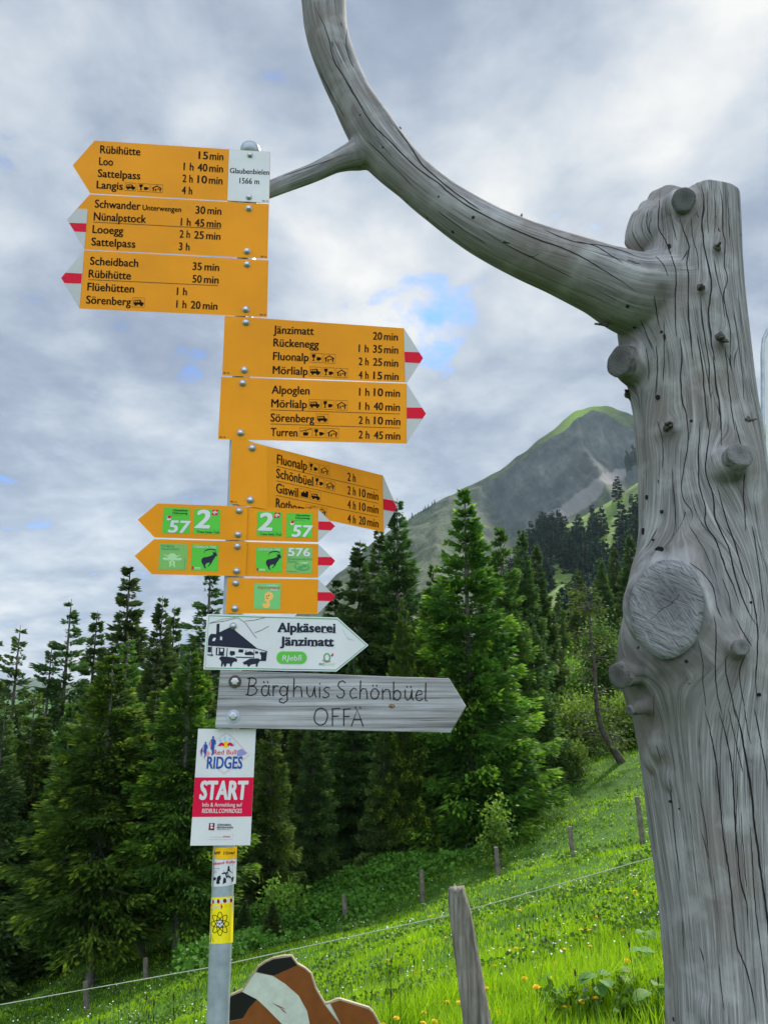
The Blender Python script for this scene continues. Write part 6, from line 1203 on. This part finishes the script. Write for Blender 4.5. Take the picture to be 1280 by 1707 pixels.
OUTL = [(max(a_, 6), b_) for a_, b_ in OUTL]; mb = MB(); mb.prism([zc(*q, .010) for q in OUTL], [zc(*q, -.004) for q in OUTL]); M['cowedge'] = simple('cow_edge', (.36, .29, .19), .6); M['cowbrown'] = simple('cow_brown', (.21, .068, .018), .35, col2=(.16, .050, .013), scale=18); M['cowblack'] = simple('cow_black', (.012, .011, .011), .4); M['cowwhite'] = simple('cow_white', (.54, .57, .48), .45, col2=(.44, .47, .40), scale=30)
mb.build('board', [M['cowedge']], cw); mb = MB(); C_ = lambda pts, mt, off: mb.face([zc(max(q[0], 8), q[1], off - .0015) for q in pts], mt)
C_([(108, 634), (130, 619), (152, 609), (203, 602), (219, 624), (222, 626), (195, 638), (152, 657), (102, 646)], 1, .0125)
C_([(152, 657), (195, 638), (222, 626), (243, 638), (259, 652), (272, 694), (299, 741), (345, 800), (345, 850), (300, 890), (262, 890), (258, 801), (250, 760), (225, 715), (185, 680)], 0, .0125)
C_([(100, 648), (150, 658), (185, 680), (225, 715), (250, 760), (258, 801), (260, 890), (190, 890), (180, 801), (130, 750), (104, 726), (62, 704), (88, 664)], 2, .0125)
C_([(30, 716), (60, 704), (104, 726), (80, 752), (65, 778), (60, 782), (-50, 792), (-8, 739)], 1, .0125); C_([(104, 726), (130, 750), (180, 801), (190, 890), (190, 940), (62, 945), (0, 935), (-60, 840), (-50, 794), (60, 783), (80, 752)], 0, .0125)
C_([(318, 738), (345, 729), (380, 740), (428, 755), (440, 766), (448, 780), (460, 805), (472, 842), (468, 876), (440, 896), (398, 889), (368, 860), (345, 790), (332, 765)], 0, .0125)
C_([(303, 742), (316, 739), (330, 766), (343, 792), (364, 858), (350, 862), (347, 798)], 2, .0126)
mb.build('paint', [M['cowbrown'], M['cowblack'], M['cowwhite']], cw); mb = MB()
for a, b_, l in ((148, 735, 40), (170, 748, 22)): mb.face([zc(a, b_, .0132), zc(a + l * .5, b_ + 9, .0132), zc(a + l, b_ + 19, .0132), zc(a + l * .5, b_ + 13, .0132)])
mb.build('scuff', [M['cowbrown']], cw)
mb = MB(); z0, z1 = -420, 760; X0, X1, Y0, Y1 = -3900, 3900, -3900, 3900
B8 = [(X0, Y0, z0), (X1, Y0, z0), (X1, Y1, z0), (X0, Y1, z0), (X0, Y0, z1), (X1, Y0, z1), (X1, Y1, z1), (X0, Y1, z1)]; mb.v = B8; mb.f = [(0, 3, 2, 1), (4, 5, 6, 7), (0, 1, 5, 4), (1, 2, 6, 5), (2, 3, 7, 6), (3, 0, 4, 7)]; mb.m = [0] * 6
m = bpy.data.materials.new('haze'); m.use_nodes = True; k = N(m.node_tree); k.n.clear(); out_ = k('ShaderNodeOutputMaterial'); pvn = k('ShaderNodeVolumePrincipled'); pvn.inputs['Color'].default_value = (.72, .88, 1.0, 1); pvn.inputs['Density'].default_value = .00006; k.l.new(pvn.outputs[0], out_.inputs['Volume']); m.cycles.homogeneous_volume = True
o = mb.build('haze', [m]); tag(o, 'thin bluish mountain air', 'haze', kind='stuff')
